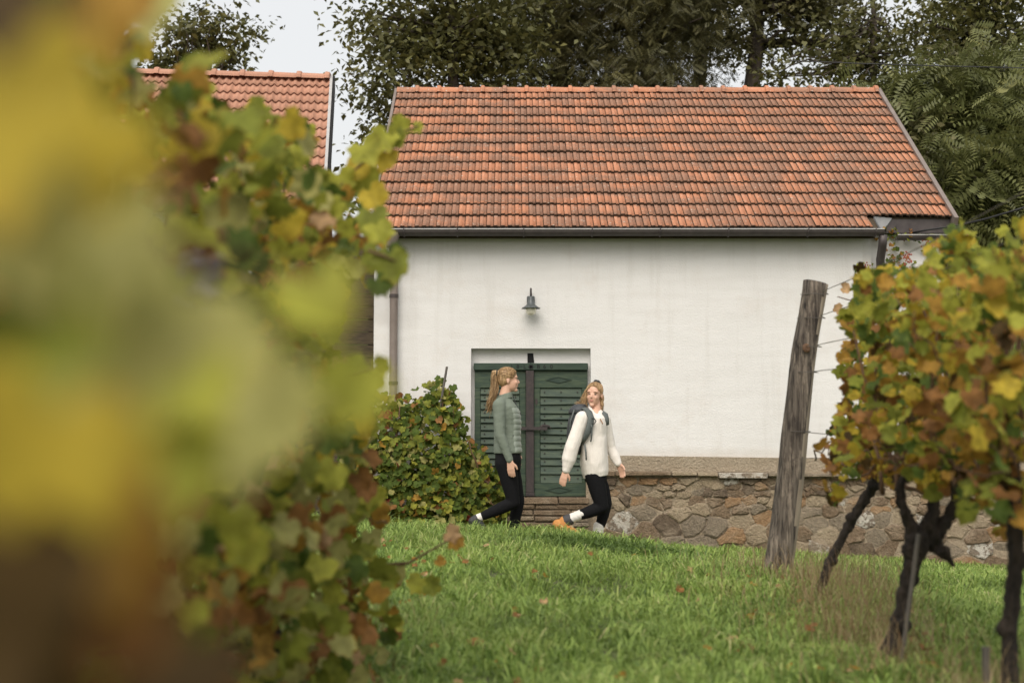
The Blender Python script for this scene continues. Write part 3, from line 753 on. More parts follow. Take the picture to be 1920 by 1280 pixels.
def leaf_door(x0, x1, mirror):
    bk = MB(); bk.box((fx_(x0), DY + .02, fz_(930)), (fx_(x1), DY + .05, fz_(694)))
    L = bk.build('door_leaf', M['green_dark'], door)
    top, bot = 727, 905
    s_in, s_out = (11, 12)
    xi0, xi1 = (x0 + s_in, x1 - s_out) if not mirror else (x0 + s_out, x1 - s_in)
    for a, b, c_, d in ((x0, x1, 694.5, top), (x0, x1, bot, 930), (x0, xi0 - .3, top + .3, bot - .3), (xi1 + .3, x1, top + .3, bot - .3)):
        mb = MB(); mb.box((fx_(a), DY - .012, fz_(d)), (fx_(b), DY + .02, fz_(c_))); mb.build('rail', M['green_paint'], L, bevel=.004)
    rr = np.random.default_rng(3 + mirror); y = top
    edges = [top]
    while edges[-1] < bot - 8: edges.append(min(bot, edges[-1] + 11 + rr.random() * 6))
    edges[-1] = bot
    for u, l in zip(edges[:-1], edges[1:]):
        z1, z0 = fz_(u + .35), fz_(l - .35); mb = MB(); s = .010 + rr.random() * .008; e = rr.normal(0, .0025, 2)
        xa, xb = fx_(xi0 + .4), fx_(xi1 - .4)
        mb.add([(xa, DY - .004 - s, z0 + e[0]), (xb, DY - .004 - s, z0 + e[1]), (xb, DY + .012, z1), (xa, DY + .012, z1), (xa, DY + .03, z0 + e[0]), (xb, DY + .03, z0 + e[1]), (xb, DY + .03, z1), (xa, DY + .03, z1)],
               [(0,1,2,3),(7,6,5,4),(0,4,5,1),(1,5,6,2),(2,6,7,3),(3,7,4,0)])
        mb.build('plank', M['green_paint'], L)
        for q in (.1, .5, .9):
            xm = xa + (xb - xa) * q; zm = z0 + (z1 - z0) * .55; nb = MB(); nb.box((xm - .006, DY - .018, zm - .006), (xm + .006, DY + .01, zm + .006)); nb.build('nail', M['iron'], L)
    for cy, h in ((712, 6), (918, 5)):
        cx = (x0 + x1) / 2 + (4 if not mirror else -4); z = fz_(cy); xm = fx_(cx); hw, hh = .155, .038; mb = MB()
        pts = [(xm - hw, z), (xm, z - hh), (xm + hw, z), (xm, z + hh)]
        f = [(p[0], DY - .022, p[1]) for p in pts] + [(p[0], DY - .010, p[1]) for p in pts]
        q = [(xm + (p[0] - xm) * .82, DY - .022, z + (p[1] - z) * .82) for p in pts] + [(xm + (p[0] - xm) * .82, DY - .014, z + (p[1] - z) * .82) for p in pts]
        mb.add(f + q, [(0,1,9,8),(1,2,10,9),(2,3,11,10),(3,0,8,11),(0,4,5,1),(1,5,6,2),(2,6,7,3),(3,7,4,0),(12,13,14,15),(8,9,13,12),(9,10,14,13),(10,11,15,14),(11,8,12,15)])
        mb.build('diamond_moulding', M['green_dark'], L)
    return L
leaf_door(890, 986, False)
LR = leaf_door(1001, 1102, True)
cb = MB(); cb.box((fx_(986), DY - .05, fz_(923)), (fx_(1001), DY + .02, fz_(694.8))); cb.box((fx_(985.3), DY - .056, fz_(929.5)), (fx_(1002), DY + .02, fz_(923))); cbo = cb.build('centre_bar', M['iron'], door, bevel=.004)
lb = MB(); z = fz_(803); lb.box((fx_(975), DY - .075, z - .018), (fx_(1026), DY - .052, z + .018)); lb.tube([(fx_(1012), DY - .063, z + .01), (fx_(1018), DY - .063, z + .034), (fx_(1028), DY - .063, z + .026), (fx_(1032), DY - .063, z + .004)], [.012, .017, .013, .008], 7)
lb.build('latch_bar', M['iron'], door)
kp = MB(); c = P(1005.5, 752, DY); kp.add([(c.x - .012, DY - .02, c.z + .03), (c.x + .014, DY - .02, c.z + .02), (c.x + .016, DY - .02, c.z - .015), (c.x, DY - .02, c.z - .045), (c.x - .015, DY - .02, c.z - .01), (c.x, DY - .008, c.z)], [(0,1,2,3,4),(1,0,5),(2,1,5),(3,2,5),(4,3,5),(0,4,5)]); kp.build('keyhole_plate', M['iron'], LR)

# ------------------------------------------------------------------ wall lamp
c = P(995.5, 574, WY - .14)
lamp = thing('wall_lamp', 'grey bell shaped wall lamp with milky globe above the cellar door', 'lamp', (c.x, WY, c.z))
mb = MB(); mb.lathe([(.0, .118), (.016, .116), (.022, .10), (.030, .07), (.038, .04), (.055, .012), (.082, -.008), (.104, -.018), (.108, -.028), (.098, -.026), (.06, -.012), (.03, .0)], (c.x, c.y, c.z), 24); mb.build('shade', M['lamp'], lamp, True)
mb = MB(); mb.lathe([(.052, -.004), (.061, -.03), (.062, -.055), (.054, -.08), (.038, -.098), (.018, -.107), (.0, -.109)], (c.x, c.y, c.z), 24); mb.build('globe', M['globe'], lamp, True)
mb = MB(); mb.tube([(c.x, WY, c.z + .07), (c.x, WY - .05, c.z + .19), (c.x, WY - .10, c.z + .205), (c.x, c.y, c.z + .17), (c.x, c.y, c.z + .11)], .011, 8); mb.build('arm', M['iron'], lamp, True)
mb = MB(); mb.box((c.x - .045, WY - .03, c.z + .0), (c.x + .045, WY - .001, c.z + .13)); mb.build('wall_plate', M['lamp'], lamp, bevel=.01)

# ------------------------------------------------------------------ the house on the left
LA = math.radians(6.0)
lex = Vector((math.cos(LA), math.sin(LA), 0)); lth = math.radians(37)
lup = Vector((-math.sin(LA), math.cos(LA), 0)); les = lup * math.cos(lth) + Vector((0, 0, math.sin(lth))); len_ = lex.cross(les)
r_end = P(619, 143, 21.2)                                   # ridge right end
lhouse = thing('neighbour_house', 'neighbouring house with pale orange wavy tile roof behind the vine leaves', 'house', (r_end.x - 3, 18.5, 0))
LTW, LTL, LNC, LNR = .205, .305, 32, 14
l_or = r_end - les * (LTL * LNR) - lex * (LTW * LNC) - Vector((0, 0, .06))
def lp(x, s, n): return l_or + lex * x + les * s + len_ * n
def lslab(mb, x0, x1, s0, s1, n0, n1):
    v = [lp(x0,s0,n0), lp(x1,s0,n0), lp(x1,s1,n0), lp(x0,s1,n0), lp(x0,s0,n1), lp(x1,s0,n1), lp(x1,s1,n1), lp(x0,s1,n1)]
    mb.add(v, [(3,2,1,0),(4,5,6,7),(0,1,5,4),(1,2,6,5),(2,3,7,6),(3,0,4,7)])
mb = MB(); LL = LTW * LNC; LS = LTL * LNR; lslab(mb, .02, LL - .02, .03, LS, -.1, -.02); lroof = mb.build('roof', M['old_wood'], lhouse)
mb = MB(); k0 = lp(0, LS, 0); k1 = lp(LL, LS, 0); dn = lup * 3.4 - Vector((0, 0, 2.56))
mb.add([k0, k1, k1 + dn, k0 + dn, k0 - Vector((0,0,.1)), k1 - Vector((0,0,.1)), k1 + dn - Vector((0,0,.1)), k0 + dn - Vector((0,0,.1))], [(0,1,2,3),(7,6,5,4),(0,4,5,1),(1,5,6,2),(2,6,7,3),(3,7,4,0)]); mb.build('back_slope', M['tile_pale'], lroof)
TVL = tile_variants('tile', LTW, LTL, True, M['tile_pale'], M['pale_edge'], 8, 9)
tile_field(lroof, TVL, LNC, LNR, lambda x, s, n: basis(lp(x, s, n), lex, les, len_), LTW, LTL, lambda c, r: c >= LNC - 17 and r >= 3, None, 5)
for k in range(16):
    mb = MB(); ridge_cap(mb, lp(LL - (k + 1) * .42, LS, .05) - Vector((0, 0, .0)), lex, .43, .10)
    me = mb.mesh('ridge_cap'); at = me.attributes.new('tone', 'FLOAT', 'POINT'); at.data.foreach_set('value', np.full(len(me.vertices), RNG.random() * .6, np.float32)); obj('ridge_cap', me, M['tile_pale'], lroof)
mb = MB(); lslab(mb, LL, LL + .04, -.02, LS + .04, -.16, .07); mb.build('verge_strip', M['pale_metal'], lroof)
mb = MB(); lslab(mb, LL + .0405, LL + .075, -.02, LS + .04, -.2, .05); mb.build('verge_board', M['black'], lroof)
wb = MB(); e0 = lp(.2, .35, -.12); e1 = lp(LL - .15, .35, -.12); dd = lup * 6.0
wb.add([Vector((p.x, p.y, -.3)) for p in (e0, e1, e1 + dd, e0 + dd)] + [Vector((p.x, p.y, e0.z - .05)) for p in (e0, e1, e1 + dd, e0 + dd)], [(3,2,1,0),(4,5,6,7),(0,1,5,4),(1,2,6,5),(2,3,7,6),(3,0,4,7)])
wb.build('wall', M['plaster'], lhouse)
t1 = lp(LL - .15, LS, -.12)
gbl = MB(); gbl.add([(e1.x, e1.y, e0.z - .06), ((e1 + dd).x, (e1 + dd).y, e0.z - .06), (t1.x, t1.y, t1.z), (e1.x - .2, e1.y, e0.z - .06), ((e1 + dd).x - .2, (e1 + dd).y, e0.z - .06), (t1.x - .2, t1.y, t1.z)], [(0,1,2),(5,4,3),(0,3,4,1),(1,4,5,2),(2,5,3,0)]); gbl.build('gable', M['plaster'], lhouse)

# dark plank screen between the two houses
scr = thing('plank_screen', 'dark weathered horizontal plank screen in the gap between the houses', 'fence', (-2.0, 17.2, 0))
for k in range(22):
    z = .1 + k * .155; mb = MB(); mb.box((-2.75, 17.2 + RNG.normal(0, .004), z), (HX0 - .012, 17.235, z + .145 + RNG.normal(0, .003))); mb.build('plank', M['old_wood'], scr)
for xx in (-2.7, -1.75):
    mb = MB(); mb.box((xx, 17.24, -.2), (xx + .08, 17.32, 3.5)); mb.build('post', M['old_wood'], scr)

# ------------------------------------------------------------------ grape leaves
def leaf_shape(rng, r=1.0):
    half = [(0, 1.0), (14, .90), (27, .76), (40, .90), (53, .92), (66, .82), (80, .70), (98, .82), (114, .78), (134, .70), (156, .60), (172, .30)]
    ang = []; rad = []
    for a, q in half: ang.append(a); rad.append(q)
    for a, q in reversed(half[1:]): ang.append(360 - a); rad.append(q)
    ang = np.radians(np.array(ang, float)); rad = np.array(rad) * (1 + rng.normal(0, .07, len(ang)))
    n = len(ang)                       # 23
    fold = rng.uniform(.0, .65); curl = rng.uniform(-.5, .9); wav = rng.uniform(.08, .24); ph = rng.random() * 6
    def pt(a, q):
        x, y = math.sin(a) * q, math.cos(a) * q
        return (x, y, fold * abs(x) - curl * (x * x + y * y) * .5 + wav * math.sin(5 * a + ph) * q * q)
    v = [(0, 0, 0)]; inner = list(range(0, n, 2))
    for i in inner: v.append(pt(ang[i], rad[i] * .52))
    o = len(v)
    for i in range(n): v.append(pt(ang[i], rad[i]))
    f = []; m = len(inner)
    for k in range(m):
        k2 = (k + 1) % m; f.append((0, 1 + k2, 1 + k))
        a = inner[k]; seq = [a, a + 1, a + 2] if k < m - 1 else [a, 0]
        seq = [s % n for s in seq]
        f.append((1 + k, 1 + k2, o + seq[-1]))
        for s, t in zip(seq[:-1], seq[1:]):
            f.append((1 + k, o + t, o + s))
    # stalk
    b = len(v); v += [(-.012, 0, 0), (.012, 0, 0), (.0, -.55, -.22)]; f.append((b, b + 1, b + 2))
    return np.array(v, float), np.array(f)
_r = np.random.default_rng(11)
SHAPES = [leaf_shape(_r) for _ in range(9)]
LEAFM = {}
for k in LK:
    for i, (v, f) in enumerate(SHAPES):
        LEAFM[k, i] = np_mesh('leaf', v, f, True, {'lc': v}, [LEAF[k]])

def leaf_frames(n, rng, out=None, droop=.7, up=.35):
    """random hanging leaf frames: rows = (x axis, tip axis, normal)"""
    if out is None:
        a = rng.uniform(0, 2 * math.pi, n); out = np.stack([np.cos(a), np.sin(a), np.zeros(n)], -1)
    nrm = out + rng.normal(0, .6, (n, 3)); nrm[:, 2] += up
    nrm /= np.linalg.norm(nrm, axis=1)[:, None]
    tip = np.stack([np.zeros(n), np.zeros(n), -np.ones(n)], -1) * droop + rng.normal(0, .45, (n, 3))
    tip -= nrm * (tip * nrm).sum(1)[:, None]; tip /= np.linalg.norm(tip, axis=1)[:, None]
    return np.stack([np.cross(tip, nrm), tip, nrm], 1)

def add_leaves(parent, pos, frames, size, kinds, limit=300, rng=None, order=None, rest='far_leaves'):
    n = len(pos); idx = np.arange(n) if order is None else order
    sh = rng.integers(len(SHAPES), size=n); VV = []; FF = []; LC = []; MI = []; off = 0
    for q, i in enumerate(idx):
        R = frames[i].T * size[i]
        if q < limit:
            m = np.eye(4); m[:3, :3] = R; m[:3, 3] = pos[i]
            place('leaf', LEAFM[kinds[i], int(sh[i])], Matrix(m.tolist()), parent)
        else:
            v, f = SHAPES[sh[i]]; VV.append(v @ R.T + pos[i]); FF.append(f + off); off += len(v)
            lc = v.copy(); lc[:, 2] = rng.random() * 9; LC.append(lc); MI.append(np.full(len(f), LK.index(kinds[i])))
    if VV:
        o = obj(rest, np_mesh(rest, np.concatenate(VV), np.concatenate(FF), True, {'lc': np.concatenate(LC)}, [LEAF[k] for k in LK], np.concatenate(MI)), None, parent)
        tag(o, kind='stuff')

def wander(p0, p1, n, amp, rng):
    p0 = np.array(p0, float); p1 = np.array(p1, float); t = np.linspace(0, 1, n)[:, None]
    w = np.cumsum(rng.normal(0, amp, (n, 3)), 0); w -= t * w[-1]
    return p0 + (p1 - p0) * t + w

def pick(rng, n, probs):
    ks = list(probs); p = np.array([probs[k] for k in ks], float); return [ks[i] for i in rng.choice(len(ks), n, p=p / p.sum())]

def sample_box(rng, n, lo, hi, poly=None, dens=None):
    out = []
    tot = 0
    for _ in range(400):
        p = rng.uniform(lo, hi, (4 * n, 3)); k = np.ones(len(p), bool)
        if poly is not None:
            px, py = proj(p); k &= in_poly(px, py, poly)
        if dens is not None: k &= rng.random(len(p)) < dens(p)
        out.append(p[k]); tot += k.sum()
        if tot >= n: break
    return np.concatenate(out)[:n]

RIGHT_POLY = [(1600, 520), (1612, 496), (1640, 505), (1668, 498), (1700, 508), (1732, 492), (1750, 445), (1790, 424), (1835, 452), (1865, 440), (1900, 416), (2100, 380), (2150, 1030), (1925, 1020), (1905, 960), (1880, 1010), (1850, 930), (1815, 965), (1780, 905), (1745, 930), (1705, 880), (1672, 920), (1645, 882), (1612, 900), (1590, 880), (1566, 945), (1545, 930), (1556, 872), (1528, 850), (1548, 815), (1565, 790), (1590, 740), (1566, 690), (1592, 640), (1572, 600), (1605, 560)]
def gaps(p):
    return np.array([1.0 if mnoise.noise(Vector((q[0] * 2.6, q[1] * 2.6, q[2] * 3.2))) > -.08 else .06 for q in p])
def vine(name, label, base, trunk, canes, leaf_lo, leaf_hi, n, probs, poly, seed, size=(.038, .074), dens=None, extra=None, group='grapevines in the rows'):
    rng = np.random.default_rng(seed)
    t = thing(name, label, 'grapevine', base, group)
    if trunk:
        if callable(trunk): trunk(t, rng)
        else:
            pts, rad = trunk; tb = Blob(); tb.chain([(Vector(p) + Vector((rng.normal(0, .006), rng.normal(0, .006), 0)), r) for p, r in zip(pts, rad)])
            for p, r in zip(pts[1:], rad[1:]): tb.ell(Vector(p) + Vector((rng.normal(0, .012), rng.normal(0, .012), 0)), (r * 1.25,) * 3)
            tb.build('trunk', M['bark'], t, .008, 1, .010)
    for c0, c1, r in canes:
        cb_ = MB(); w_ = wander(c0, c1, 9, .022, rng); cb_.tube([tuple(p) for p in w_], list(np.linspace(r, r * .45, 9)), 6); cb_.build('cane', M['cane'], t, True)
    if poly is RIGHT_POLY:      # thin shoots standing and hanging through the canopy
        ends = sample_box(rng, 26, leaf_lo, leaf_hi, poly)
        for e in ends:
            c0 = (np.clip(e[0], 1.7, 2.0), e[1] + rng.normal(0, .15), leaf_lo[2] + .32); cb_ = MB(); w_ = wander(c0, e, 8, .03, rng)
            cb_.tube([tuple(p) for p in w_], list(np.linspace(.006, .0025, 8)), 5); cb_.build('shoot', M['cane'], t, True)
    pos = sample_box(rng, n, leaf_lo, leaf_hi, poly, dens)
    fr = leaf_frames(len(pos), rng, np.tile((0, -.6, 0), (len(pos), 1)) + rng.normal(0, .5, (len(pos), 3)))
    sz = rng.uniform(*size, len(pos)); kinds = pick(rng, len(pos), probs) if not callable(probs) else [probs(p, rng) for p in pos]
    add_leaves(t, pos, fr, sz, kinds, 300, rng, np.argsort(pos[:, 1]))
    return t

AUT = {'green': .16, 'mid': .20, 'lime': .22, 'yellow': .16, 'ochre': .15, 'brown': .06, 'pale': .04, 'tan': .01}
def right_kind(p, rng):
    # lime crowns towards the top, ochre and brown lower down
    h = (p[2] - .9) / 1.0
    if rng.random() < np.clip(h * .8, .05, .75): return pick(rng, 1, {'lime': .38, 'mid': .26, 'green': .12, 'yellow': .16, 'ochre': .06, 'pale': .02})[0]
    return pick(rng, 1, {'ochre': .24, 'yellow': .15, 'mid': .20, 'green': .12, 'lime': .05, 'brown': .19, 'umber': .05})[0]

# right row, three vines
def gnarled(t, rng):
    """old pruned vine: knobbly trunk, swollen head and stubby arms in one surface"""
    B = Blob(); q = lambda px, py, dy=0: P(px, py, 6.3) + Vector((0, dy, 0))
    B.chain([(q(1664, 1262), .042), (q(1674, 1205), .036), (q(1688, 1150), .031), (q(1699, 1100), .033), (q(1710, 1055), .040), (q(1722, 1015), .050)])
    for px, py, r, dy in ((1720, 1012, .056, 0), (1748, 1014, .050, .02), (1704, 1030, .038, -.02), (1764, 1032, .034, 0), (1738, 990, .036, .02), (1688, 1170, .040, -.02), (1666, 1225, .042, .03), (1710, 1085, .040, .03)): B.ell(q(px, py, dy), (r, r * .9, r * .85))
    B.chain([(q(1715, 1000), .034), (q(1700, 965), .024), (q(1688, 940), .022), (q(1690, 905), .017), (q(1706, 885), .024), (q(1704, 860), .013)])
    B.chain([(q(1738, 990), .032), (q(1752, 960), .024), (q(1750, 930), .027), (q(1748, 915), .015), (q(1757, 860), .011), (q(1760, 780), .009)])
    B.chain([(q(1755, 1005), .032), (q(1782, 965), .023), (q(1796, 935), .029), (q(1785, 900), .014), (q(1778, 870), .010)])
    B.chain([(q(1770, 1035), .024), (q(1788, 1060), .010)])
    B.build('trunk', M['bark'], t, .007, 1, .012)
b2 = P(1672, 1225, 6.3); h2 = P(1722, 1010, 6.3)
vine('grapevine', 'gnarled grapevine with knobbly black head at the right, nearer the leaning trunk', (b2.x, 6.3, .05),
     gnarled,
     [(P(1785, 905, 6.25), P(1880, 890, 6.0), .014), (P(1704, 862, 6.3), P(1650, 840, 6.4), .012),
      (P(1665, 920, 6.35), P(1640, 650, 6.5), .011), (P(1755, 905, 6.25), P(1745, 560, 6.2), .011), (P(1795, 930, 6.2), P(1850, 560, 6.1), .010), (P(1690, 940, 6.35), P(1600, 620, 6.7), .010), (P(1755, 905, 6.25), P(1690, 520, 6.4), .009)],
     (1.38, 5.6, .58), (2.3, 7.0, 2.1), 900, right_kind, RIGHT_POLY, 31, (.028, .060), dens=gaps)
b3 = P(1890, 1262, 5.4)
vine('grapevine', 'grapevine at the right edge with a slim dark upright trunk', (b3.x, 5.4, .05),
     ([(b3.x, 5.4, -.05), P(1893, 1180, 5.4), P(1905, 1050, 5.4), P(1895, 900, 5.4), P(1900, 800, 5.4)], [.036, .030, .027, .030, .018]),
     [(P(1897, 880, 5.4), P(1850, 520, 5.5), .012), (P(1897, 880, 5.4), P(1930, 480, 5.2), .012), (P(1895, 900, 5.4), P(1770, 880, 5.7), .013)],
     (1.45, 4.2, .58), (2.35, 5.6, 1.95), 720, right_kind, RIGHT_POLY, 32, (.028, .060), dens=gaps)
b1_ = P(1522, 1140, 8.4)
vine('grapevine', 'grapevine with a bare trunk leaning steeply to the right beside the post', (b1_.x, 8.4, .05),
     ([(b1_.x - .03, 8.4, -.03), P(1530, 1120, 8.4), P(1560, 1050, 8.4), P(1600, 970, 8.35), P(1635, 910, 8.3), P(1662, 850, 8.2)], [.030, .027, .025, .028, .030, .024]),
     [(P(1655, 870, 8.2), P(1575, 800, 8.3), .014), (P(1660, 860, 8.2), P(1620, 540, 8.0), .011), (P(1640, 890, 8.3), P(1760, 940, 7.6), .016), (P(1575, 800, 8.3), P(1545, 835, 8.4), .007)],
     (1.55, 7.0, .55), (2.35, 8.6, 2.15), 820, right_kind, RIGHT_POLY, 33, (.030, .060), dens=gaps)

# left row
LEFT_POLY = [(-400, -300), (230, -300), (245, 0), (262, 70), (240, 130), (285, 168), (335, 195), (352, 120), (385, 105), (405, 165), (450, 215), (495, 165), (522, 235), (565, 215), (592, 265), (560, 312), (600, 338), (650, 350), (672, 320), (700, 395), (722, 405), (715, 470), (690, 520), (650, 545), (640, 600), (600, 640), (650, 690), (705, 700), (715, 735), (690, 790), (705, 860), (680, 905), (735, 945), (705, 990), (690, 1040), (745, 1075), (790, 1105), (765, 1150), (770, 1190), (730, 1240), (690, 1260), (640, 1300), (-400, 1500)]
def left_kind(p, rng):
    h = p[2]
    if h < .9: return pick(rng, 1, {'mid': .26, 'pale': .20, 'lime': .15, 'ochre': .10, 'brown': .14, 'green': .12, 'tan': .03})[0]
    return pick(rng, 1, {'green': .15, 'mid': .27, 'lime': .16, 'pale': .10, 'yellow': .09, 'ochre': .09, 'brown': .11, 'tan': .03})[0]
def ldens(p): return np.where(p[:, 2] < .55, .85, 1.0) * np.where(p[:, 2] < .25, .7, 1.0)
def up_canes(y0, y1, n, seed):
    r = np.random.default_rng(seed); out = []
    for _ in range(n):
        yb = r.uniform(y0, y1); out.append(((-1.05 + r.normal(0, .05), (y0 + y1) / 2, .85), (-1.05 + r.normal(0, .22), yb, 1.9 + r.normal(0, .15)), .009))
    return out
def left_trunk(y, x=-1.1): return ([(x, y, -.05), (x + .02, y, .2), (x - .02, y + .02, .5), (x + .03, y, .8), (x, y, .95)], [.05, .042, .04, .05, .035])
vine('grapevine', 'blurred grapevine of the left row, second nearest the camera', (-1.1, 2.0, .03), left_trunk(2.0), up_canes(1.4, 2.6, 6, 1), (-1.5, 1.35, .2), (-.55, 2.7, 2.3), 640, left_kind, LEFT_POLY, 41, (.036, .070), dens=ldens)
vine('grapevine', 'softly blurred grapevine in the middle of the left row below the neighbouring roof', (-1.1, 3.3, .03), left_trunk(3.3), up_canes(2.7, 4.0, 6, 2), (-1.5, 2.7, .15), (-.55, 4.0, 2.35), 1000, left_kind, LEFT_POLY, 42, (.036, .070), dens=ldens)
vine('grapevine', 'grapevine of the left row, second from the house end', (-1.1, 4.6, .03), left_trunk(4.6), up_canes(4.0, 5.2, 6, 3), (-1.5, 4.0, .12), (-.52, 5.2, 2.35), 1250, left_kind, LEFT_POLY, 43, (.036, .070), dens=ldens)
Lend = vine('grapevine', 'last grapevine of the left row with lime shoots reaching toward the white wall', (-1.1, 5.8, .05), left_trunk(5.8, -1.0), up_canes(5.2, 6.3, 6, 4) + [((-.75, 5.8, .45), P(690, 1050, 5.9), .008), (P(640, 1150, 5.7), P(440, 1170, 5.6), .02), (P(440, 1170, 5.6), P(520, 1275, 5.6), .022)], (-1.45, 5.2, .1), (-.48, 6.4, 2.3), 1350, left_kind, LEFT_POLY, 44, (.036, .070), dens=ldens)

def sprig(parent, pts, leaves, seed, r=.006):
    rng = np.random.default_rng(seed)
    if pts:
        cb_ = MB(); cb_.tube(pts, list(np.linspace(r, r * .5, len(pts))), 6); cb_.build('cane', M['cane'], parent, True)
    for px, py, Y, s, k, rot in leaves:
        p = P(px, py, Y); nrm = Vector((rng.normal(0, .25), -1, rng.normal(.25, .2))).normalized()
        tip = Vector((math.sin(rot), 0, -math.cos(rot))); tip = (tip - nrm * tip.dot(nrm)).normalized(); xx = tip.cross(nrm)
        p = p - tip * s * .35
        m = Matrix(((xx.x * s, tip.x * s, nrm.x * s, p.x), (xx.y * s, tip.y * s, nrm.y * s, p.y), (xx.z * s, tip.z * s, nrm.z * s, p.z), (0, 0, 0, 1)))
        place('leaf', LEAFM[k, int(rng.integers(len(SHAPES)))], m, parent)
Y = 5.0
sprig(Lend, [P(620, 370, Y), P(660, 325, Y), P(700, 285, Y), P(750, 250, Y), P(785, 236, Y)],
      [(640, 350, Y, .07, 'lime', .3), (660, 322, Y, .075, 'yellow', -.6), (690, 292, Y - .1, .08, 'lime', .5), (715, 270, Y, .07, 'lime', -.4), (740, 262, Y, .07, 'mid', .7), (755, 240, Y, .055, 'lime', 1.2), (786, 238, Y, .03, 'lime', 1.5), (720, 305, Y, .06, 'yellow', -.2), (680, 345, Y, .08, 'lime', .1), (705, 375, Y - .3, .065, 'yellow', .6), (700, 420, Y - .4, .07, 'mid', .2), (715, 440, Y - .5, .06, 'lime', .4)], 50)
sprig(Lend, [P(690, 470, 4.2), P(720, 480, 4.2), P(742, 490, 4.2)], [(735, 505, 4.2, .072, 'mid', .2), (715, 540, 4.2, .05, 'green', .6), (700, 490, 4.3, .06, 'mid', -.4), (745, 480, 4.25, .045, 'green', .9)], 51)
sprig(Lend, [P(690, 1060, 5.9), P(765, 1055, 5.9), P(810, 1030, 5.9), P(848, 1008, 5.9)], [(852, 1000, 5.9, .05, 'tan', 1.3), (855, 1020, 5.9, .045, 'ochre', .1), (827, 1053, 5.9, .03, 'ochre', 1.0), (815, 1100, 5.8, .055, 'mid', 1.2), (780, 1098, 5.9, .06, 'lime', -.5), (745, 1080, 5.9, .06, 'pale', .4)], 52, .007)
sprig(Lend, [P(650, 705, 3.6), P(690, 690, 3.6), P(725, 685, 3.6)], [(720, 690, 3.6, .035, 'lime', 1.4), (700, 720, 3.6, .05, 'lime', .3), (665, 700, 3.7, .06, 'mid', .5)], 53, .004)

# grapes
gbm = MB(); rng = np.random.default_rng(9); c = P(385, 525, 1.9)
for k in range(26):
    q = c + Vector((rng.normal(0, .016), rng.normal(0, .016), -k * .0035 + .03)); gbm.lathe([(.001, .008), (.006, .006), (.0085, 0), (.006, -.006), (.001, -.008)], q, 8)
near = thing('grapevine', 'nearest grapevine shoot, huge mustard and lime leaves blurred before the camera', 'grapevine', (-.55, .7, 0), 'grapevines in the rows')
gr = gbm.build('grape_bunch', M['grape'], None, True); tag(gr, 'blurred bunch of blue grapes hanging among the left leaves', 'grapes')
tb = MB(); tb.tube([(-.62, .75, -.05), (-.60, .74, .4), (-.55, .72, .8), (-.45, .7, 1.05)], [.04, .035, .03, .015], 9, .1, rng); tb.build('trunk', M['bark'], near, True)
sprig(near, None,
      [(20, 270, .50, .050, 'yellow', .2), (160, 330, .56, .040, 'yellow', -.5), (20, 470, .52, .045, 'khaki', .6), (170, 520, .60, .042, 'khaki', .1), (270, 620, .62, .040, 'khaki', -.7),
       (30, 690, .52, .046, 'mid', .4), (190, 760, .60, .040, 'khaki', .9), (40, 930, .50, .050, 'yellow', -.3), (180, 1030, .56, .044, 'ochre', .5), (20, 1190, .48, .050, 'umber', 0), (210, 1180, .58, .042, 'brown', .8), (60, 1330, .5, .05, 'umber', .3), (330, 1300, .7, .040, 'umber', -.3),
       (600, 580, .90, .036, 'lime', .3), (650, 750, .95, .034, 'lime', -.4), (450, 850, .82, .042, 'khaki', .2), (540, 770, .88, .036, 'khaki', .6), (360, 740, .72, .038, 'lime', .7), (440, 690, .80, .036, 'khaki', .9), (330, 900, .72, .036, 'lime', .2),
       (120, 110, .95, .045, 'brown', .4), (30, 60, .80, .045, 'umber', -.3), (60, 20, 1.1, .05, 'green', .5), (200, 40, 1.2, .060, 'ochre', .2), (280, 30, 1.5, .05, 'pale', .2)], 60)
sprig(near, [(-.45, .7, 1.05), (-.3, .66, 1.07), (-.15, .72, 1.05), (-.06, .8, 1.03)], [], 61, .003)

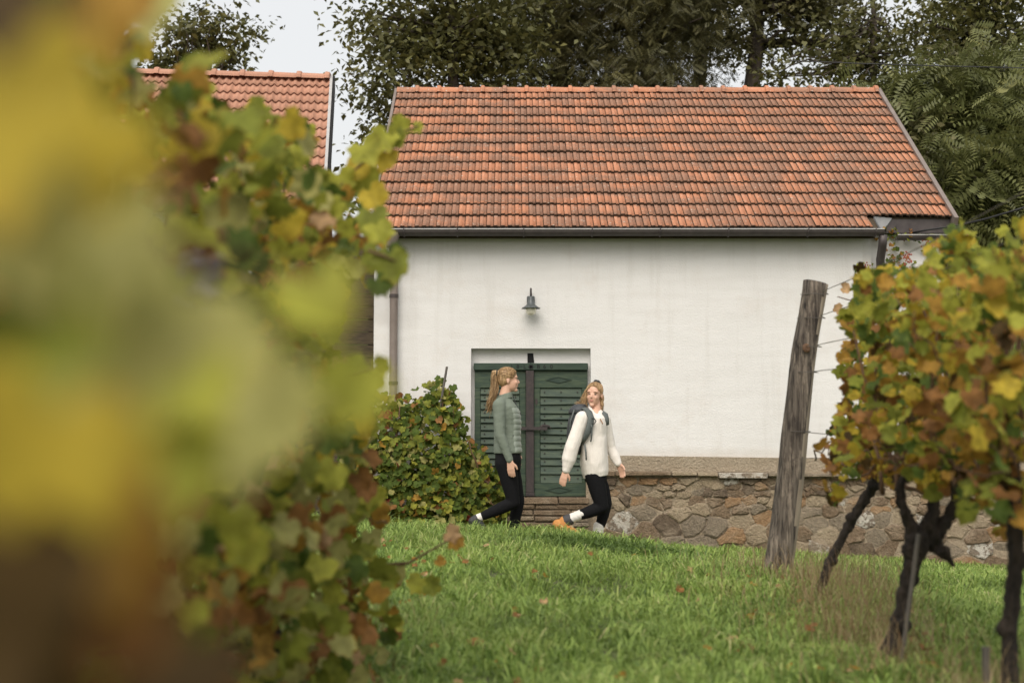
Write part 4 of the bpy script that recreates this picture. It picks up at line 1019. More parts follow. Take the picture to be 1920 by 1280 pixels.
# ------------------------------------------------------------------ leafy bush at the house wall
def wall_bush():
    rng = np.random.default_rng(71); base = P(815, 985, 15.4)
    t = thing('grapevine_bush', 'rambling bushy grapevine against the white wall left of the green door', 'bush', (base.x, 15.4, .1))
    prof = [(640, 800), (680, 765), (700, 746), (722, 752), (745, 742), (770, 750), (792, 742), (803, 720), (822, 716), (840, 722), (852, 748), (862, 768), (868, 800), (880, 832), (905, 846), (922, 866), (940, 890), (957, 930), (950, 1000)]
    poly = [(640, 1010)] + prof + [(948, 1010)]
    n = 2800; px = rng.uniform(640, 950, 9 * n); py = rng.uniform(715, 1005, 9 * n); k = in_poly(px, py, poly)
    px, py = px[k][:n], py[k][:n]; px = px + rng.normal(0, 7, n); py = py + rng.normal(0, 7, n)
    top = np.interp(px, [p[0] for p in prof], [p[1] for p in prof])
    depth = np.clip((py - top) / 200, 0, 1); front = 15.85 - .75 * np.sqrt(np.clip(depth, 0.02, 1)) * np.clip((955 - px) / 60, .3, 1)
    Yd = front + np.abs(rng.normal(0, .20, len(px)))
    pos = np.array([P(a, b, c) for a, b, c in zip(px, py, Yd)])
    out = np.stack([rng.normal(0, .3, len(pos)), -np.ones(len(pos)), .45 + rng.normal(0, .3, len(pos))], -1)
    fr = leaf_frames(len(pos), rng, out, .8, .25); sz = rng.uniform(.032, .072, len(pos))
    kinds = pick(rng, len(pos), {'green': .50, 'mid': .34, 'lime': .03, 'pale': .08, 'ochre': .015, 'red': .01, 'brown': .03})
    add_leaves(t, pos, fr, sz, kinds, 300, rng, np.argsort(pos[:, 1]))
    for (a, b) in (((830, 985), (830, 735)), ((760, 985), (750, 760)), ((900, 985), (880, 830)), ((860, 985), (850, 760)), ((880, 900), (930, 950)), ((700, 985), (700, 770))):
        w_ = wander(P(*a, 15.6), P(*b, 15.6), 10, .03, rng); mb = MB(); mb.tube([tuple(p) for p in w_], list(np.linspace(.018, .006, 10)), 6); mb.build('cane', M['cane'], t, True)
    back = MB(); return t
wall_bush()
rod = MB(); rod.tube([P(819, 800, 15.6), P(838, 687, 15.6)], .013, 8); rod_o = rod.build('metal_rod', M['wire']); tag(rod_o, 'thin slanting metal rod sticking out of the bush by the wall', 'rod')

# ------------------------------------------------------------------ end post of the right row
def end_post():
    rng = np.random.default_rng(13); Yp = 10.0
    a = P(1456, 1085, Yp); b = P(1529, 530, Yp); t = thing('vineyard_post', 'thick leaning weathered grey wooden post at the end of the right vine row', 'post', (a.x, Yp, .05))
    n, seg = 40, 22; v = []; f = []
    for i in range(n):
        s = i / (n - 1); c = a.lerp(b, s) + Vector((.012 * math.sin(s * 7), 0, 0)); r = .099 - .010 * s + .010 * (1 - s) ** 4
        if s > .86: pass
        for k in range(seg):
            t_ = 2 * math.pi * k / seg; d = Vector((math.cos(t_), math.sin(t_), 0))
            nz = mnoise.noise(Vector((d.x * 2.2, d.y * 2.2, s * 5.5))) * .011 + mnoise.noise(Vector((d.x * 7, d.y * 7, s * 4))) * .007
            flat = -.018 * max(0, d.x - .55)                        # one hewn side
            for kx, ks, ka in ((-2.35, .80, .030), (-1.0, .72, -.020), (-1.75, .38, .015), (-2.6, .12, .02)):
                dd = ((t_ - kx + math.pi) % (2 * math.pi) - math.pi); nz += ka * math.exp(-(dd / .28) ** 2 - ((s - ks) / .018) ** 2)
            rr = r + nz + flat
            v.append(c + Vector((d.x * rr, d.y * rr, -.24 * d.x * rr * (1 if i == n - 1 else .13))))
    for i in range(n - 1):
        for k in range(seg): q = (k + 1) % seg; f.append((i*seg+k, i*seg+q, (i+1)*seg+q, (i+1)*seg+k))
    v.append(b + Vector((0, 0, .004))); top = len(v) - 1
    for k in range(seg): f.append(((n-1)*seg+k, (n-1)*seg+(k+1)%seg, top))
    mb = MB(); mb.add(v, f); me = mb.mesh('timber', True); me.materials.append(M['post']); me.materials.append(M['sapwood'])
    for q in range((n - 1) * seg):              # bark-free pale strip down the right side
        i, k = divmod(q, seg); wv = mnoise.noise(Vector((i * .16, 3, 0))) * 1.3
        if -1.9 + wv < ((k - seg + 11) % seg) - 9.0 < 1.2 + wv * .5: me.polygons[q].material_index = 1
    obj('timber', me, None, t)
    kn = MB(); p = P(1513, 652, Yp - .115); kn.lathe([(.0, .004), (.02, .006), (.03, .0), (.034, -.006)], (0, 0, 0), 12)
    me = kn.mesh('knot_hole'); o = obj('knot_hole', me, M['cane'], t); o.matrix_basis = Matrix.Translation(p) @ Matrix.Rotation(math.radians(80), 4, 'X') @ Matrix.Rotation(.4, 4, 'Y')
    # wires along the row
    for k, (y0, py1) in enumerate(((553, 520), (598, 590), (652, 660), (700, 715), (810, 850))):
        s = (1085 - y0) / 555; c = a.lerp(b, s); e = Vector((2.0, 4.0, 0)); q = c.z - .02 * k
        mid = [c + Vector((-.10, -.02, 0)), c + Vector((-.02, -.13, -.005)), c + Vector((.09, -.06, -.004))]
        w_ = MB(); w_.tube(mid + [Vector((c.x + (1.95 - c.x) * u, Yp - (Yp - 4.0) * u, c.z - .10 * u - .04 * math.sin(math.pi * u))) for u in (.06, .25, .5, .75, 1)], .0028, 5)
        o = w_.build('trellis_wire', M['wire']); tag(o, ['topmost', 'second highest', 'middle', 'second lowest', 'lowest'][k] + ' thin trellis wire running from the wooden post into the vines', 'wire', 'trellis wires of the right row')
end_post()
# dry twisted leaves near the post top
lt = thing('grapevine_shoot', 'dry curled leaves on a bare shoot beside the top of the post', 'vine shoot', P(1600, 560, 9.0), None)
sprig(lt, [P(1640, 560, 9), P(1605, 566, 9), P(1570, 556, 9)], [(1588, 541, 9, .05, 'tan', 1.4), (1570, 580, 9, .045, 'tan', -1.3), (1598, 575, 9, .04, 'brown', 1.2)], 80, .006)
# stakes by the vines
s1 = MB(); s1.tube([P(1690, 1240, 6.15), P(1712, 1080, 6.15), P(1722, 1000, 6.15)], .010, 8); o = s1.build('vine_stake', M['wire']); tag(o, 'thin grey metal stake against the knobbly vine trunk', 'stake')
s2 = MB(); a = P(1850, 1290, 5.3); b = P(1848, 1212, 5.3); s2.tube([a, b], .016, 8); o = s2.build('short_stake', M['wire']); tag(o, 'short grey stake standing in the grass at the lower right', 'stake')

# ------------------------------------------------------------------ grass
def blades(name, x, y, h, wd, tone, mat, lean, rng, z=None):
    n = len(x); z = gz(x, y) if z is None else z
    a = rng.uniform(0, 2 * math.pi, n); ca, sa = np.cos(a), np.sin(a); b = rng.uniform(0, 2 * math.pi, n); l = h * lean * rng.uniform(.2, 1.2, n)
    lx, ly = np.cos(b) * l, np.sin(b) * l
    V = np.zeros((n, 5, 3)); base = np.stack([x, y, z - .01], -1); sd = np.stack([ca, sa, 0 * ca], -1) * wd[:, None] / 2
    mid = base + np.stack([lx * .35, ly * .35, h * .62], -1); tip = base + np.stack([lx, ly, h * (1 - .42 * np.minimum(1.5, l / h))], -1)
    V[:, 0] = base - sd; V[:, 1] = base + sd; V[:, 2] = mid - sd * .8; V[:, 3] = mid + sd * .8; V[:, 4] = tip
    i = np.arange(n)[:, None] * 5; F = np.concatenate([i + [0, 1, 2], i + [1, 3, 2], i + [2, 3, 4]], 1).reshape(-1, 3)
    t = np.repeat(np.clip(tone, 0, 1), 5)
    o = obj(name, np_mesh(name, V.reshape(-1, 3), F, False, {'tone': t}), mat); return o
def patch(x, y, s, k): return np.array([mnoise.noise(Vector((a * s, b * s, k))) for a, b in zip(x, y)])
def lawn():
    rng = np.random.default_rng(99); N = 330000
    y = 4.6 + (16.3 - 4.6) * rng.random(N) ** 1.25; half = .40 * y + .5
    x = rng.uniform(-1, 1, N) * half
    keep = (y < 13.0) | (x > 1.2) | (rng.random(N) < .25)
    keep &= ~((x < -.36 * y - .1)); x, y = x[keep], y[keep]
    p1 = patch(x, y, 1.3, 1.0); p2 = patch(x, y, 5.5, 4.0)
    h = (.066 + .036 * p1 + .075 * p2) * rng.uniform(.5, 1.6, len(x)); h = np.clip(h, .012, .2); h *= np.where(y > 11, .85, 1)
    tone = .38 + .34 * p1 + .30 * p2 + rng.normal(0, .20, len(x)); tone += (rng.random(len(x)) < .035) * .5
    wd = rng.uniform(.0030, .0075, len(x)) * (1 + .03 * y)
    o = blades('lawn_grass', x, y, h, wd, tone, M['grass'], 1.25, rng)
    tag(o, 'lush green lawn grass sloping up to the cellar house', 'grass', kind='stuff')
    n = 52000; y = 4.8 + 7.6 * rng.random(n); x = rng.uniform(-1, 1, n) * (.36 * y + .3)
    cl = patch(x, y, 3.1, 12.0); k = (cl > .12) & (x > -.3 * y); x, y = x[k], y[k]; n = len(x)
    o = blades('grass_tufts', x, y, rng.uniform(.07, .17, n), rng.uniform(.006, .013, n), .40 + rng.normal(0, .24, n), M['grass'], 1.6, rng)
    tag(o, 'longer coarse grass tufts scattered through the lawn', 'grass', kind='stuff')
    # dry stalks beneath the right row
    n = 2600; x = 1.72 + rng.normal(0, .30, n); y = rng.uniform(4.8, 10.6, n); x = np.where(rng.random(n) < .5, x, 1.62 + .04 * y + rng.normal(0, .16, n) - .2)
    h = rng.uniform(.08, .34, n) * (0.55 + .45 * (patch(x, y, 1.7, 8) > -.05))
    o = blades('dry_grass', x, y, h, rng.uniform(.002, .004, n), rng.random(n), M['straw'], .8, rng); tag(o, 'brown dry grass stalks under the right vine row', 'grass', kind='stuff')
    n = 900; y = 6.7 + 2.6 * rng.random(n); x = .222 * y + rng.normal(0, .20, n) + .12; h = rng.uniform(.10, .46, n)
    o = blades('dry_stalks', x, y, h, rng.uniform(.0018, .0035, n), rng.random(n) * .8, M['straw'], .7, rng); tag(o, 'tall brown seed stalks between the leaning trunk and the knobbly vine', 'dry stalks', kind='stuff')
    n = 1800; x = -1.0 + rng.normal(0, .22, n); y = rng.uniform(4.6, 7.2, n); h = rng.uniform(.05, .22, n)
    o = blades('dry_grass', x, y, h, rng.uniform(.002, .005, n), rng.random(n), M['straw'], .8, rng); tag(o, 'straw coloured dry grass under the left vine row', 'grass', kind='stuff')
    # grassy bank at the right behind the house
    n = 9000; x = rng.uniform(5.2, 10.0, n); y = rng.uniform(17.4, 22.5, n); h = rng.uniform(.2, .7, n)
    o = blades('bank_grass', x, y, h, rng.uniform(.006, .014, n), rng.random(n) * .9, M['straw'], .8, rng); tag(o, 'long straw and green grass on the bank behind the roof corner', 'grass', kind='stuff')
    n = 9000; x = rng.uniform(5.2, 10.0, n); y = rng.uniform(17.4, 22.5, n); h = rng.uniform(.2, .5, n)
    o = blades('bank_grass', x, y, h, rng.uniform(.008, .016, n), rng.random(n) * .5, M['grass'], .9, rng); tag(o, 'green tufts among the straw on the bank behind the roof corner', 'grass', kind='stuff')
lawn()
# tall weed clump in the lawn hollow
def weeds():
    rng = np.random.default_rng(17)
    n = 2600; x = .74 + rng.normal(0, .26, n); y = 11.15 + rng.normal(0, .12, n)
    o = blades('weed_clump', x, y, rng.uniform(.07, .17, n), rng.uniform(.008, .018, n), rng.random(n) * .18 - .05, M['grass'], 1.1, rng); tag(o, 'dark green weeds in the hollow of the lawn', 'weeds', kind='stuff')
weeds()
def fallen(px, py, k, label, s=.05, seed=0):
    rng = np.random.default_rng(seed); y = 5.0
    for _ in range(60):                        # walk the sight line down to the lawn
        p = P(px, py, y)
        if p.z <= float(gz(p.x, p.y)) + .055: break
        y += .15
    nrm = Vector((rng.normal(0, .3), -.5, 1)).normalized(); tip = Vector((math.cos(seed), math.sin(seed), 0)); tip = (tip - nrm * tip.dot(nrm)).normalized(); xx = tip.cross(nrm)
    m = Matrix(((xx.x*s, tip.x*s, nrm.x*s, p.x), (xx.y*s, tip.y*s, nrm.y*s, p.y), (xx.z*s, tip.z*s, nrm.z*s, p.z), (0, 0, 0, 1)))
    o = place('fallen_leaf', LEAFM[k, seed % 7], m, None); tag(o, label, 'fallen leaf', 'fallen leaves on the lawn')
for i, (px, py, k, lab, s) in enumerate([(1372, 1205, 'tan', 'large tan fallen leaf on the lawn left of the leaning trunk', .055), (1405, 1213, 'brown', 'brown curled fallen leaf touching the large tan one', .04), (892, 1205, 'brown', 'brown fallen leaf sunk in the middle of the lawn', .045), (938, 1245, 'ochre', 'ochre fallen leaf near the bottom of the lawn centre', .035),
      (1012, 1252, 'brown', 'small dark fallen leaf near the bottom edge of the lawn', .03), (1162, 1268, 'ochre', 'orange brown fallen leaf at the bottom edge right of centre', .035), (965, 1152, 'brown', 'dark fallen leaf in the shaded tuft mid lawn', .03), (1740, 1248, 'ochre', 'orange fallen leaf in the grass right of the knobbly vine', .04), (1635, 1255, 'tan', 'tan fallen leaf in the grass left of the knobbly vine', .035), (1480, 1250, 'ochre', 'yellow ochre fallen leaf at the lower right of the lawn', .03)]):
    fallen(px, py, k, lab, s, i)

def litter():
    rng = np.random.default_rng(23); n = 150; y = rng.uniform(5.0, 10.5, n); x = np.where(rng.random(n) < .55, rng.normal(1.7, .35, n), np.where(rng.random(n) < .6, rng.normal(-.7, .25, n), rng.uniform(-.8, 1.6, n)))
    VV = []; FF = []; LC = []; MI = []; off = 0
    for a, b in zip(x, y):
        v, f = SHAPES[rng.integers(len(SHAPES))]; nrm = Vector((rng.normal(0, .4), rng.normal(-.4, .3), 1)).normalized(); tip = Vector((rng.normal(), rng.normal(), 0)); tip = (tip - nrm * tip.dot(nrm)).normalized(); xx = tip.cross(nrm)
        Rm = np.array([xx, tip, nrm]).T * rng.uniform(.018, .036); VV.append(v @ Rm.T + np.array((a, b, float(gz(a, b)) + rng.uniform(.02, .07)))); FF.append(f + off); off += len(v)
        lc = v.copy(); lc[:, 2] = rng.random() * 9; LC.append(lc); MI.append(np.full(len(f), LK.index(rng.choice(['brown', 'ochre', 'tan', 'brown']))))
    o = obj('leaf_litter', np_mesh('leaf_litter', np.concatenate(VV), np.concatenate(FF), True, {'lc': np.concatenate(LC)}, [LEAF[k] for k in LK], np.concatenate(MI)))
    tag(o, 'small dry vine leaves strewn through the lawn and under the rows', 'leaf litter', kind='stuff')
litter()

# ------------------------------------------------------------------ trees
def leaf_cloud(centers, spread, per, size, rng, pinnate=False, droop=.5, flat=.7):
    c = np.repeat(centers, per, 0); n = len(c)
    pos = c + rng.normal(0, 1, (n, 3)) * spread * np.array([1, 1, flat])
    a = rng.uniform(0, 2 * math.pi, n); d = np.stack([np.cos(a), np.sin(a), rng.normal(-droop, .4, n)], -1); d /= np.linalg.norm(d, axis=1)[:, None]
    nr = rng.normal(0, .6, (n, 3)); nr[:, 2] += .8; nr -= d * (nr * d).sum(1)[:, None]; nr /= np.linalg.norm(nr, axis=1)[:, None]
    sd = np.cross(d, nr); s = size * rng.uniform(.65, 1.3, n)[:, None]
    tc = np.repeat(rng.random(len(centers)), per) * .6 + rng.random(n) * .4
    if not pinnate:
        V = np.stack([pos, pos + d * s * .45 + sd * s * .27 + nr * s * .06, pos + d * s - nr * s * .08, pos + d * s * .45 - sd * s * .27 + nr * s * .06], 1)
        F = np.arange(n * 4).reshape(n, 4); return V.reshape(-1, 3), F, np.repeat(tc, 4)
    VV = []; K = 7
    for k in range(K):
        u = (k + .6) / K; o = pos + d * s * u - nr * s * .28 * u * u
        ll = s * .34 * (1 - .35 * abs(u - .45)); lw = ll * .17
        for sg in (-1, 1):
            e = (sd * sg + d * .35) - nr * .15; e /= np.linalg.norm(e, axis=1)[:, None]
            VV.append(np.stack([o, o + e * ll * .5 + d * lw, o + e * ll - nr * ll * .12, o + e * ll * .5 - d * lw], 1))
    V = np.concatenate(VV, 0); return V.reshape(-1, 3), np.arange(len(V) * 4).reshape(-1, 4), np.repeat(np.tile(tc, 2 * K), 4)

def tree(label, base, trunk_top, blobs, nclump, per, size, stops, seed, pinnate=False, name='tree', cat='tree', spread=.34, trunk_r=.16, group='trees behind the houses', flat=.7, shell=.5):
    rng = np.random.default_rng(seed); t = thing(name, label, cat, base, group)
    tb = MB(); w_ = wander(base, trunk_top, 8, .06, rng); tb.tube([tuple(p) for p in w_], list(np.linspace(trunk_r, trunk_r * .45, 8)), 9, .1, rng); tb.build('trunk', M['tree_bark'], t, True)
    vol = np.array([b[1][0] * b[1][1] * b[1][2] for b in blobs]); ch = rng.choice(len(blobs), nclump, p=vol / vol.sum())
    dirs = rng.normal(0, 1, (nclump, 3)); dirs /= np.linalg.norm(dirs, axis=1)[:, None]; rr = rng.random(nclump) ** shell
    C = np.array([np.array(blobs[i][0]) + d * r * np.array(blobs[i][1]) for i, d, r in zip(ch, dirs, rr)])
    # limbs from the trunk to a share of the clumps, twigs on
    lm = MB()
    for i in rng.choice(nclump, min(nclump, 46), replace=False):
        s = w_[int(np.clip(3 + 4 * (C[i][2] - base[2]) / max(.5, trunk_top[2] - base[2]), 2, 7))]
        q = wander(s, C[i], 6, .07, rng); lm.tube([tuple(p) for p in q], list(np.linspace(trunk_r * .28, .012, 6)), 5)
    lm.build('limbs', M['tree_bark'], t, True)
    V, F, T = leaf_cloud(C, spread, per, size, rng, pinnate, flat=flat)
    o = obj('crown', np_mesh('crown', V, F, False, {'tone': T}), mat_blade('foliage_%d' % seed, stops, .25, .55), t); tag(o, kind='stuff')
    return t
DK = [(0, (0.060, 0.060, 0.023)), (.6, (0.105, 0.100, 0.038)), (1, (0.185, 0.165, 0.060))]
OL = [(0, (0.065, 0.070, 0.022)), (.6, (0.12, 0.12, 0.035)), (1, (0.22, 0.195, 0.055))]
GN = [(0, (0.085, 0.098, 0.030)), (.6, (0.15, 0.165, 0.052)), (1, (0.25, 0.245, 0.08))]
def gb_(x, y): return (x, y, float(gz(x, y)) - .1)
tree('broad leaved tree with drooping outer twigs between the two roofs', gb_(-1.3, 24), (-1.0, 24, 9.0), [((-1.9, 24, 7.9), (1.05, 1.0, 1.6)), ((-.6, 24.3, 8.3), (1.5, 1.2, 1.7)), ((-2.2, 23.6, 5.6), (.55, .7, 1.1)), ((-1.5, 23.8, 10.2), (1.2, 1.2, 1.2))], 260, 50, .14, OL, 201, spread=.27)
tree('small sparse tree rising behind the neighbouring roof', gb_(-5.6, 25.5), (-5.5, 25.5, 8.6), [((-5.5, 25.5, 8.45), (1.15, .6, .75)), ((-4.75, 25.4, 7.75), (.55, .4, .22)), ((-6.3, 25.5, 7.9), (.7, .5, .6))], 85, 34, .13, OL, 202, spread=.17, trunk_r=.08)
DKP = dict(pinnate=True)
tree('dark feathery locust tree directly behind the ridge above the lamp', gb_(.9, 26.5), (1.1, 26.5, 10.5), [((.7, 26.5, 9.0), (1.5, 1.2, 1.7)), ((2.0, 26.2, 8.6), (1.3, 1.1, 1.5)), ((1.3, 26.5, 11), (1.8, 1.4, 1.2))], 430, 19, .23, DK, 203, True, spread=.30)
tree('dense dark locust tree behind the middle of the ridge', gb_(2.4, 25.5), (2.5, 25.5, 10.2), [((2.9, 25.5, 8.9), (1.25, 1.0, 1.5)), ((2.3, 25.8, 10.6), (1.8, 1.3, 1.2)), ((2.6, 25.0, 7.7), (1.0, .6, .6))], 350, 19, .22, DK, 204, True, spread=.28)
tree('dark tree with bare lower trunk right of the ridge middle', gb_(3.62, 27), (3.7, 27, 10.4), [((3.7, 27, 10.0), (1.3, 1.1, 1.25)), ((4.3, 27.2, 8.9), (.8, .7, .55))], 130, 50, .13, DK, 205, spread=.26, trunk_r=.19)
tree('dark tree with a thick straight trunk near the right end of the ridge', gb_(4.75, 27.2), (4.75, 27.2, 10.6), [((5.4, 27.2, 10.0), (1.35, 1.1, 1.35)), ((6.2, 27, 9.1), (1.0, .8, .75))], 130, 50, .13, DK, 206, spread=.26, trunk_r=.23)
tree('loose tree with airy twigs above the right end of the roof', gb_(6.4, 25.5), (6.6, 25.5, 9.5), [((6.5, 25.5, 8.4), (1.1, .8, .95)), ((5.4, 25.6, 7.9), (.9, .6, .45))], 105, 24, .13, OL, 207, spread=.24, trunk_r=.09)
tree('leafy olive green tree at the upper right corner', gb_(8.0, 24), (8.0, 24, 8.9), [((7.8, 24, 8.2), (1.35, 1.0, 1.2)), ((8.3, 24, 9.6), (1.2, 1.0, .8))], 200, 42, .125, OL, 208, spread=.24, trunk_r=.12)
for i, (x, y, z, rx, rz, lab) in enumerate([(6.35, 22.3, 6.2, .75, .95, 'feathery sumac shrub touching the roof verge near the ridge'), (7.3, 22.0, 6.3, .95, 1.2, 'tall feathery sumac shrub right of the roof verge'), (7.0, 20.8, 4.9, .75, .95, 'drooping feathery shrub beside the lower roof corner'), (8.0, 21.0, 5.3, .85, 1.3, 'arching feathery shrub at the right edge above the bank')]):
    tree(lab, gb_(x, y), (x, y, z + .3), [((x, y, z), (rx, .6, rz))], 150, 9, .42, GN, 220 + i, True, 'sumac_shrub', 'shrub', .26, .035, 'feathery shrubs on the bank', shell=.6)
tree('dark undergrowth shrub filling the hollow behind the roof verge', gb_(6.3, 21.5), (6.3, 21.5, 5.0), [((6.2, 21.8, 5.0), (.9, .6, 1.2)), ((7.6, 22.8, 6.0), (1.6, .5, 1.6))], 260, 60, .12, DK, 230, False, 'undergrowth_shrub', 'shrub', .26, .05, 'feathery shrubs on the bank')

# climbing plant with red berries at the right house corner
def climber():
    rng = np.random.default_rng(55); base = P(1668, 520, 16.75); t = thing('berry_climber', 'thin climber with red berries on the right corner of the white house', 'climber', (base.x, 16.7, 0))
    for a, b in (((1668, 600), (1662, 440)), ((1670, 440), (1745, 475)), ((1680, 430), (1735, 445)), ((1690, 560), (1720, 500))):
        w_ = wander(P(*a, 16.55), P(*b, 16.45), 8, .012, rng); mb = MB(); mb.tube([tuple(p) for p in w_], list(np.linspace(.010, .004, 8)), 5); mb.build('stem', M['cane'], t, True)
    pos = []
    for (cx, cy, sx, sy, n) in ((1668, 440, 14, 10, 34), (1676, 465, 8, 22, 40), (1705, 440, 20, 6, 22), (1690, 495, 22, 12, 30), (1720, 462, 10, 8, 8)):
        for _ in range(n): pos.append(tuple(P(cx + rng.normal(0, sx), cy + rng.normal(0, sy), 16.4 + rng.normal(0, .08))))
    pos = np.array(pos); fr = leaf_frames(len(pos), rng, np.tile((0, -1, .3), (len(pos), 1)))
    add_leaves(t, pos, fr, rng.uniform(.022, .04, len(pos)), pick(rng, len(pos), {'green': .4, 'mid': .3, 'ochre': .2, 'brown': .1}), 300, rng)
    bb = MB()
    for (cx, cy, n) in ((1735, 455, 16), (1747, 460, 14), (1700, 480, 22), (1702, 490, 18), (1815, 440, 10), (1625, 500, 12)):
        for _ in range(n): bb.lathe([(.0, .011), (.009, .005), (.009, -.005), (0, -.011)], P(cx + rng.normal(0, 4.5), cy + rng.normal(0, 4), 16.3), 6)
    bb.build('berries', M['berry'], t, True)
climber()
# cables
mb = MB(); mb.tube([P(1925, 388, 15.0), P(1850, 410, 15.6), P(1790, 424, 16.0), P(1740, 431, 16.2), P(1712, 436, 16.35), P(1704, 446, 16.5), P(1703, 456, 16.55), P(1692, 461, 16.55), P(1682, 457, 16.55), P(1678, 448, 16.55)], .011, 8)
cab = mb.build('service_cable', M['cable'], None, True); tag(cab, 'black service cable looping to the right corner of the house', 'cable')
mb = MB(); mb.tube([P(1679, 452, 16.55), P(1674, 436, 16.56)], .020, 10); mb.build('insulator', M['sock'], cab, True)
mb = MB(); mb.tube([P(1480, 114, 20), P(1600, 119, 20), P(1760, 124, 20), P(1930, 128, 20)], .008, 6); o = mb.build('overhead_wire', M['cable']); tag(o, 'thin dark overhead wire crossing before the right hand trees', 'wire')

# ------------------------------------------------------------------ people
def hand(B, wrist, d, side, nrm, curl=.5, scale=1.0):
    """palm, four fingers of different lengths, thumb; d = pointing direction, side = towards the thumb, nrm = palm side"""
    d = Vector(d).normalized(); side = Vector(side); side = (side - d * side.dot(d)).normalized(); nrm = Vector(nrm); nrm = (nrm - d * nrm.dot(d) - side * nrm.dot(side)).normalized()
    S = scale; w = Vector(wrist)
    for o in (-.026, -.009, .009, .026): B.cap(w + side * o * .6 * S, .016 * S, w + d * .082 * S + side * o * S, .0125 * S)
    for o, ln in ((-.029, .056), (-.010, .068), (.010, .073), (.029, .066)):
        b = w + d * .082 * S + side * o * S; m_ = b + (d + nrm * curl * .45).normalized() * ln * .52 * S; e = m_ + (d + nrm * curl * 1.1).normalized() * ln * .48 * S
        B.cap(b, .0108 * S, m_, .0098 * S); B.cap(m_, .0098 * S, e, .0082 * S)
    b = w + d * .025 * S + side * .024 * S; m_ = b + (d * .7 + side * .6 + nrm * .35).normalized() * .042 * S; e = m_ + (d * .95 + side * .15 + nrm * .35).normalized() * .032 * S
    B.cap(b, .014 * S, m_, .0115 * S); B.cap(m_, .0115 * S, e, .0092 * S)

def head_frame(C, fwd, tilt=0.0):
    F = Vector(fwd).normalized(); U = Vector((0, 0, 1)); Rr = F.cross(U).normalized(); U = Rr.cross(F)
    Rm = Matrix((F, Rr, U)).transposed()
    if tilt: Rm = Rm @ Matrix.Rotation(tilt, 3, 'X')
    C = Vector(C)
    return Rm, lambda f, r, u: C + Rm @ Vector((f, r, u))
def head_prims(B, Rm, T):
    B.ell(T(-.012, 0, .030), (.092, .073, .082), Rm); B.ell(T(.030, 0, -.028), (.060, .057, .084), Rm); B.ell(T(.018, 0, -.060), (.062, .052, .048), Rm)
    B.ell(T(.066, 0, -.096), (.022, .024, .018), Rm); B.cap(T(.082, 0, .010), .006, T(.099, 0, -.022), .009); B.ell(T(.088, 0, -.028), (.011, .014, .008), Rm)
    B.ell(T(.080, 0, -.056), (.009, .020, .011), Rm)
    for s in (-1, 1):
        B.ell(T(-.014, s * .073, -.012), (.017, .008, .029), Rm); B.ell(T(.058, s * .033, -.026), (.025, .021, .026), Rm); B.ell(T(.068, s * .030, .028), (.014, .026, .009), Rm)
def face_parts(Rm, T, parent, look=0.0):
    for s in (-1, 1):
        B = Blob(); B.ell(T(.0825, s * .031 + look, .0075), (.0050, .0115, .0044), Rm, 12, 8); ey = obj('eye', mesh_of(B, 'eye'), M['eye'], parent, True)
        B = Blob(); B.ell(T(.0825, s * .033, .028), (.0045, .0165, .0022), Rm, 12, 8); obj('eyebrow', mesh_of(B, 'eyebrow'), M['brow'], parent, True)
    B = Blob(); B.ell(T(.0850, 0, -.052), (.006, .020, .0040), Rm, 12, 8); B.ell(T(.0850, 0, -.060), (.0065, .017, .0046), Rm, 12, 8); obj('lips', mesh_of(B, 'lips'), M['lip'], parent, True)
def mesh_of(B, name):
    me = bpy.data.meshes.new(name); me.from_pydata(B.v, [], B.f); me.update(); return me
def lock(B, pts, r0, r1, rng, n=10, wave=.012, k=2.2, ph=0):
    p = [Vector(q) for q in pts]; out = []
    for i in range(n):
        t = i / (n - 1) * (len(p) - 1); a = min(int(t), len(p) - 2); q = p[a].lerp(p[a + 1], t - a)
        q = q + Vector((math.sin(t * k * 2 + ph), math.cos(t * k * 2 + ph), 0)) * wave * (i / n); out.append((q, r0 + (r1 - r0) * i / (n - 1)))
    B.chain(out)

def strands(name, curves, r, mat, parent):
    mb = MB()
    for c in curves: mb.tube(c, list(np.linspace(r, r * .4, len(c))), 4)
    return mb.build(name, mat, parent, True)
def over_cap(T, c, rad, a, b, n=9, off=.003):
    """a curve over the hair cap ellipsoid from local point a to local point b"""
    out = []
    for i in range(n):
        t = i / (n - 1); p = [a[k] + (b[k] - a[k]) * t for k in range(3)]; d = [(p[k] - c[k]) / rad[k] for k in range(3)]; L = math.sqrt(sum(x * x for x in d)) or 1
        out.append(T(*[c[k] + d[k] / L * (rad[k] + off) for k in range(3)]))
    return out
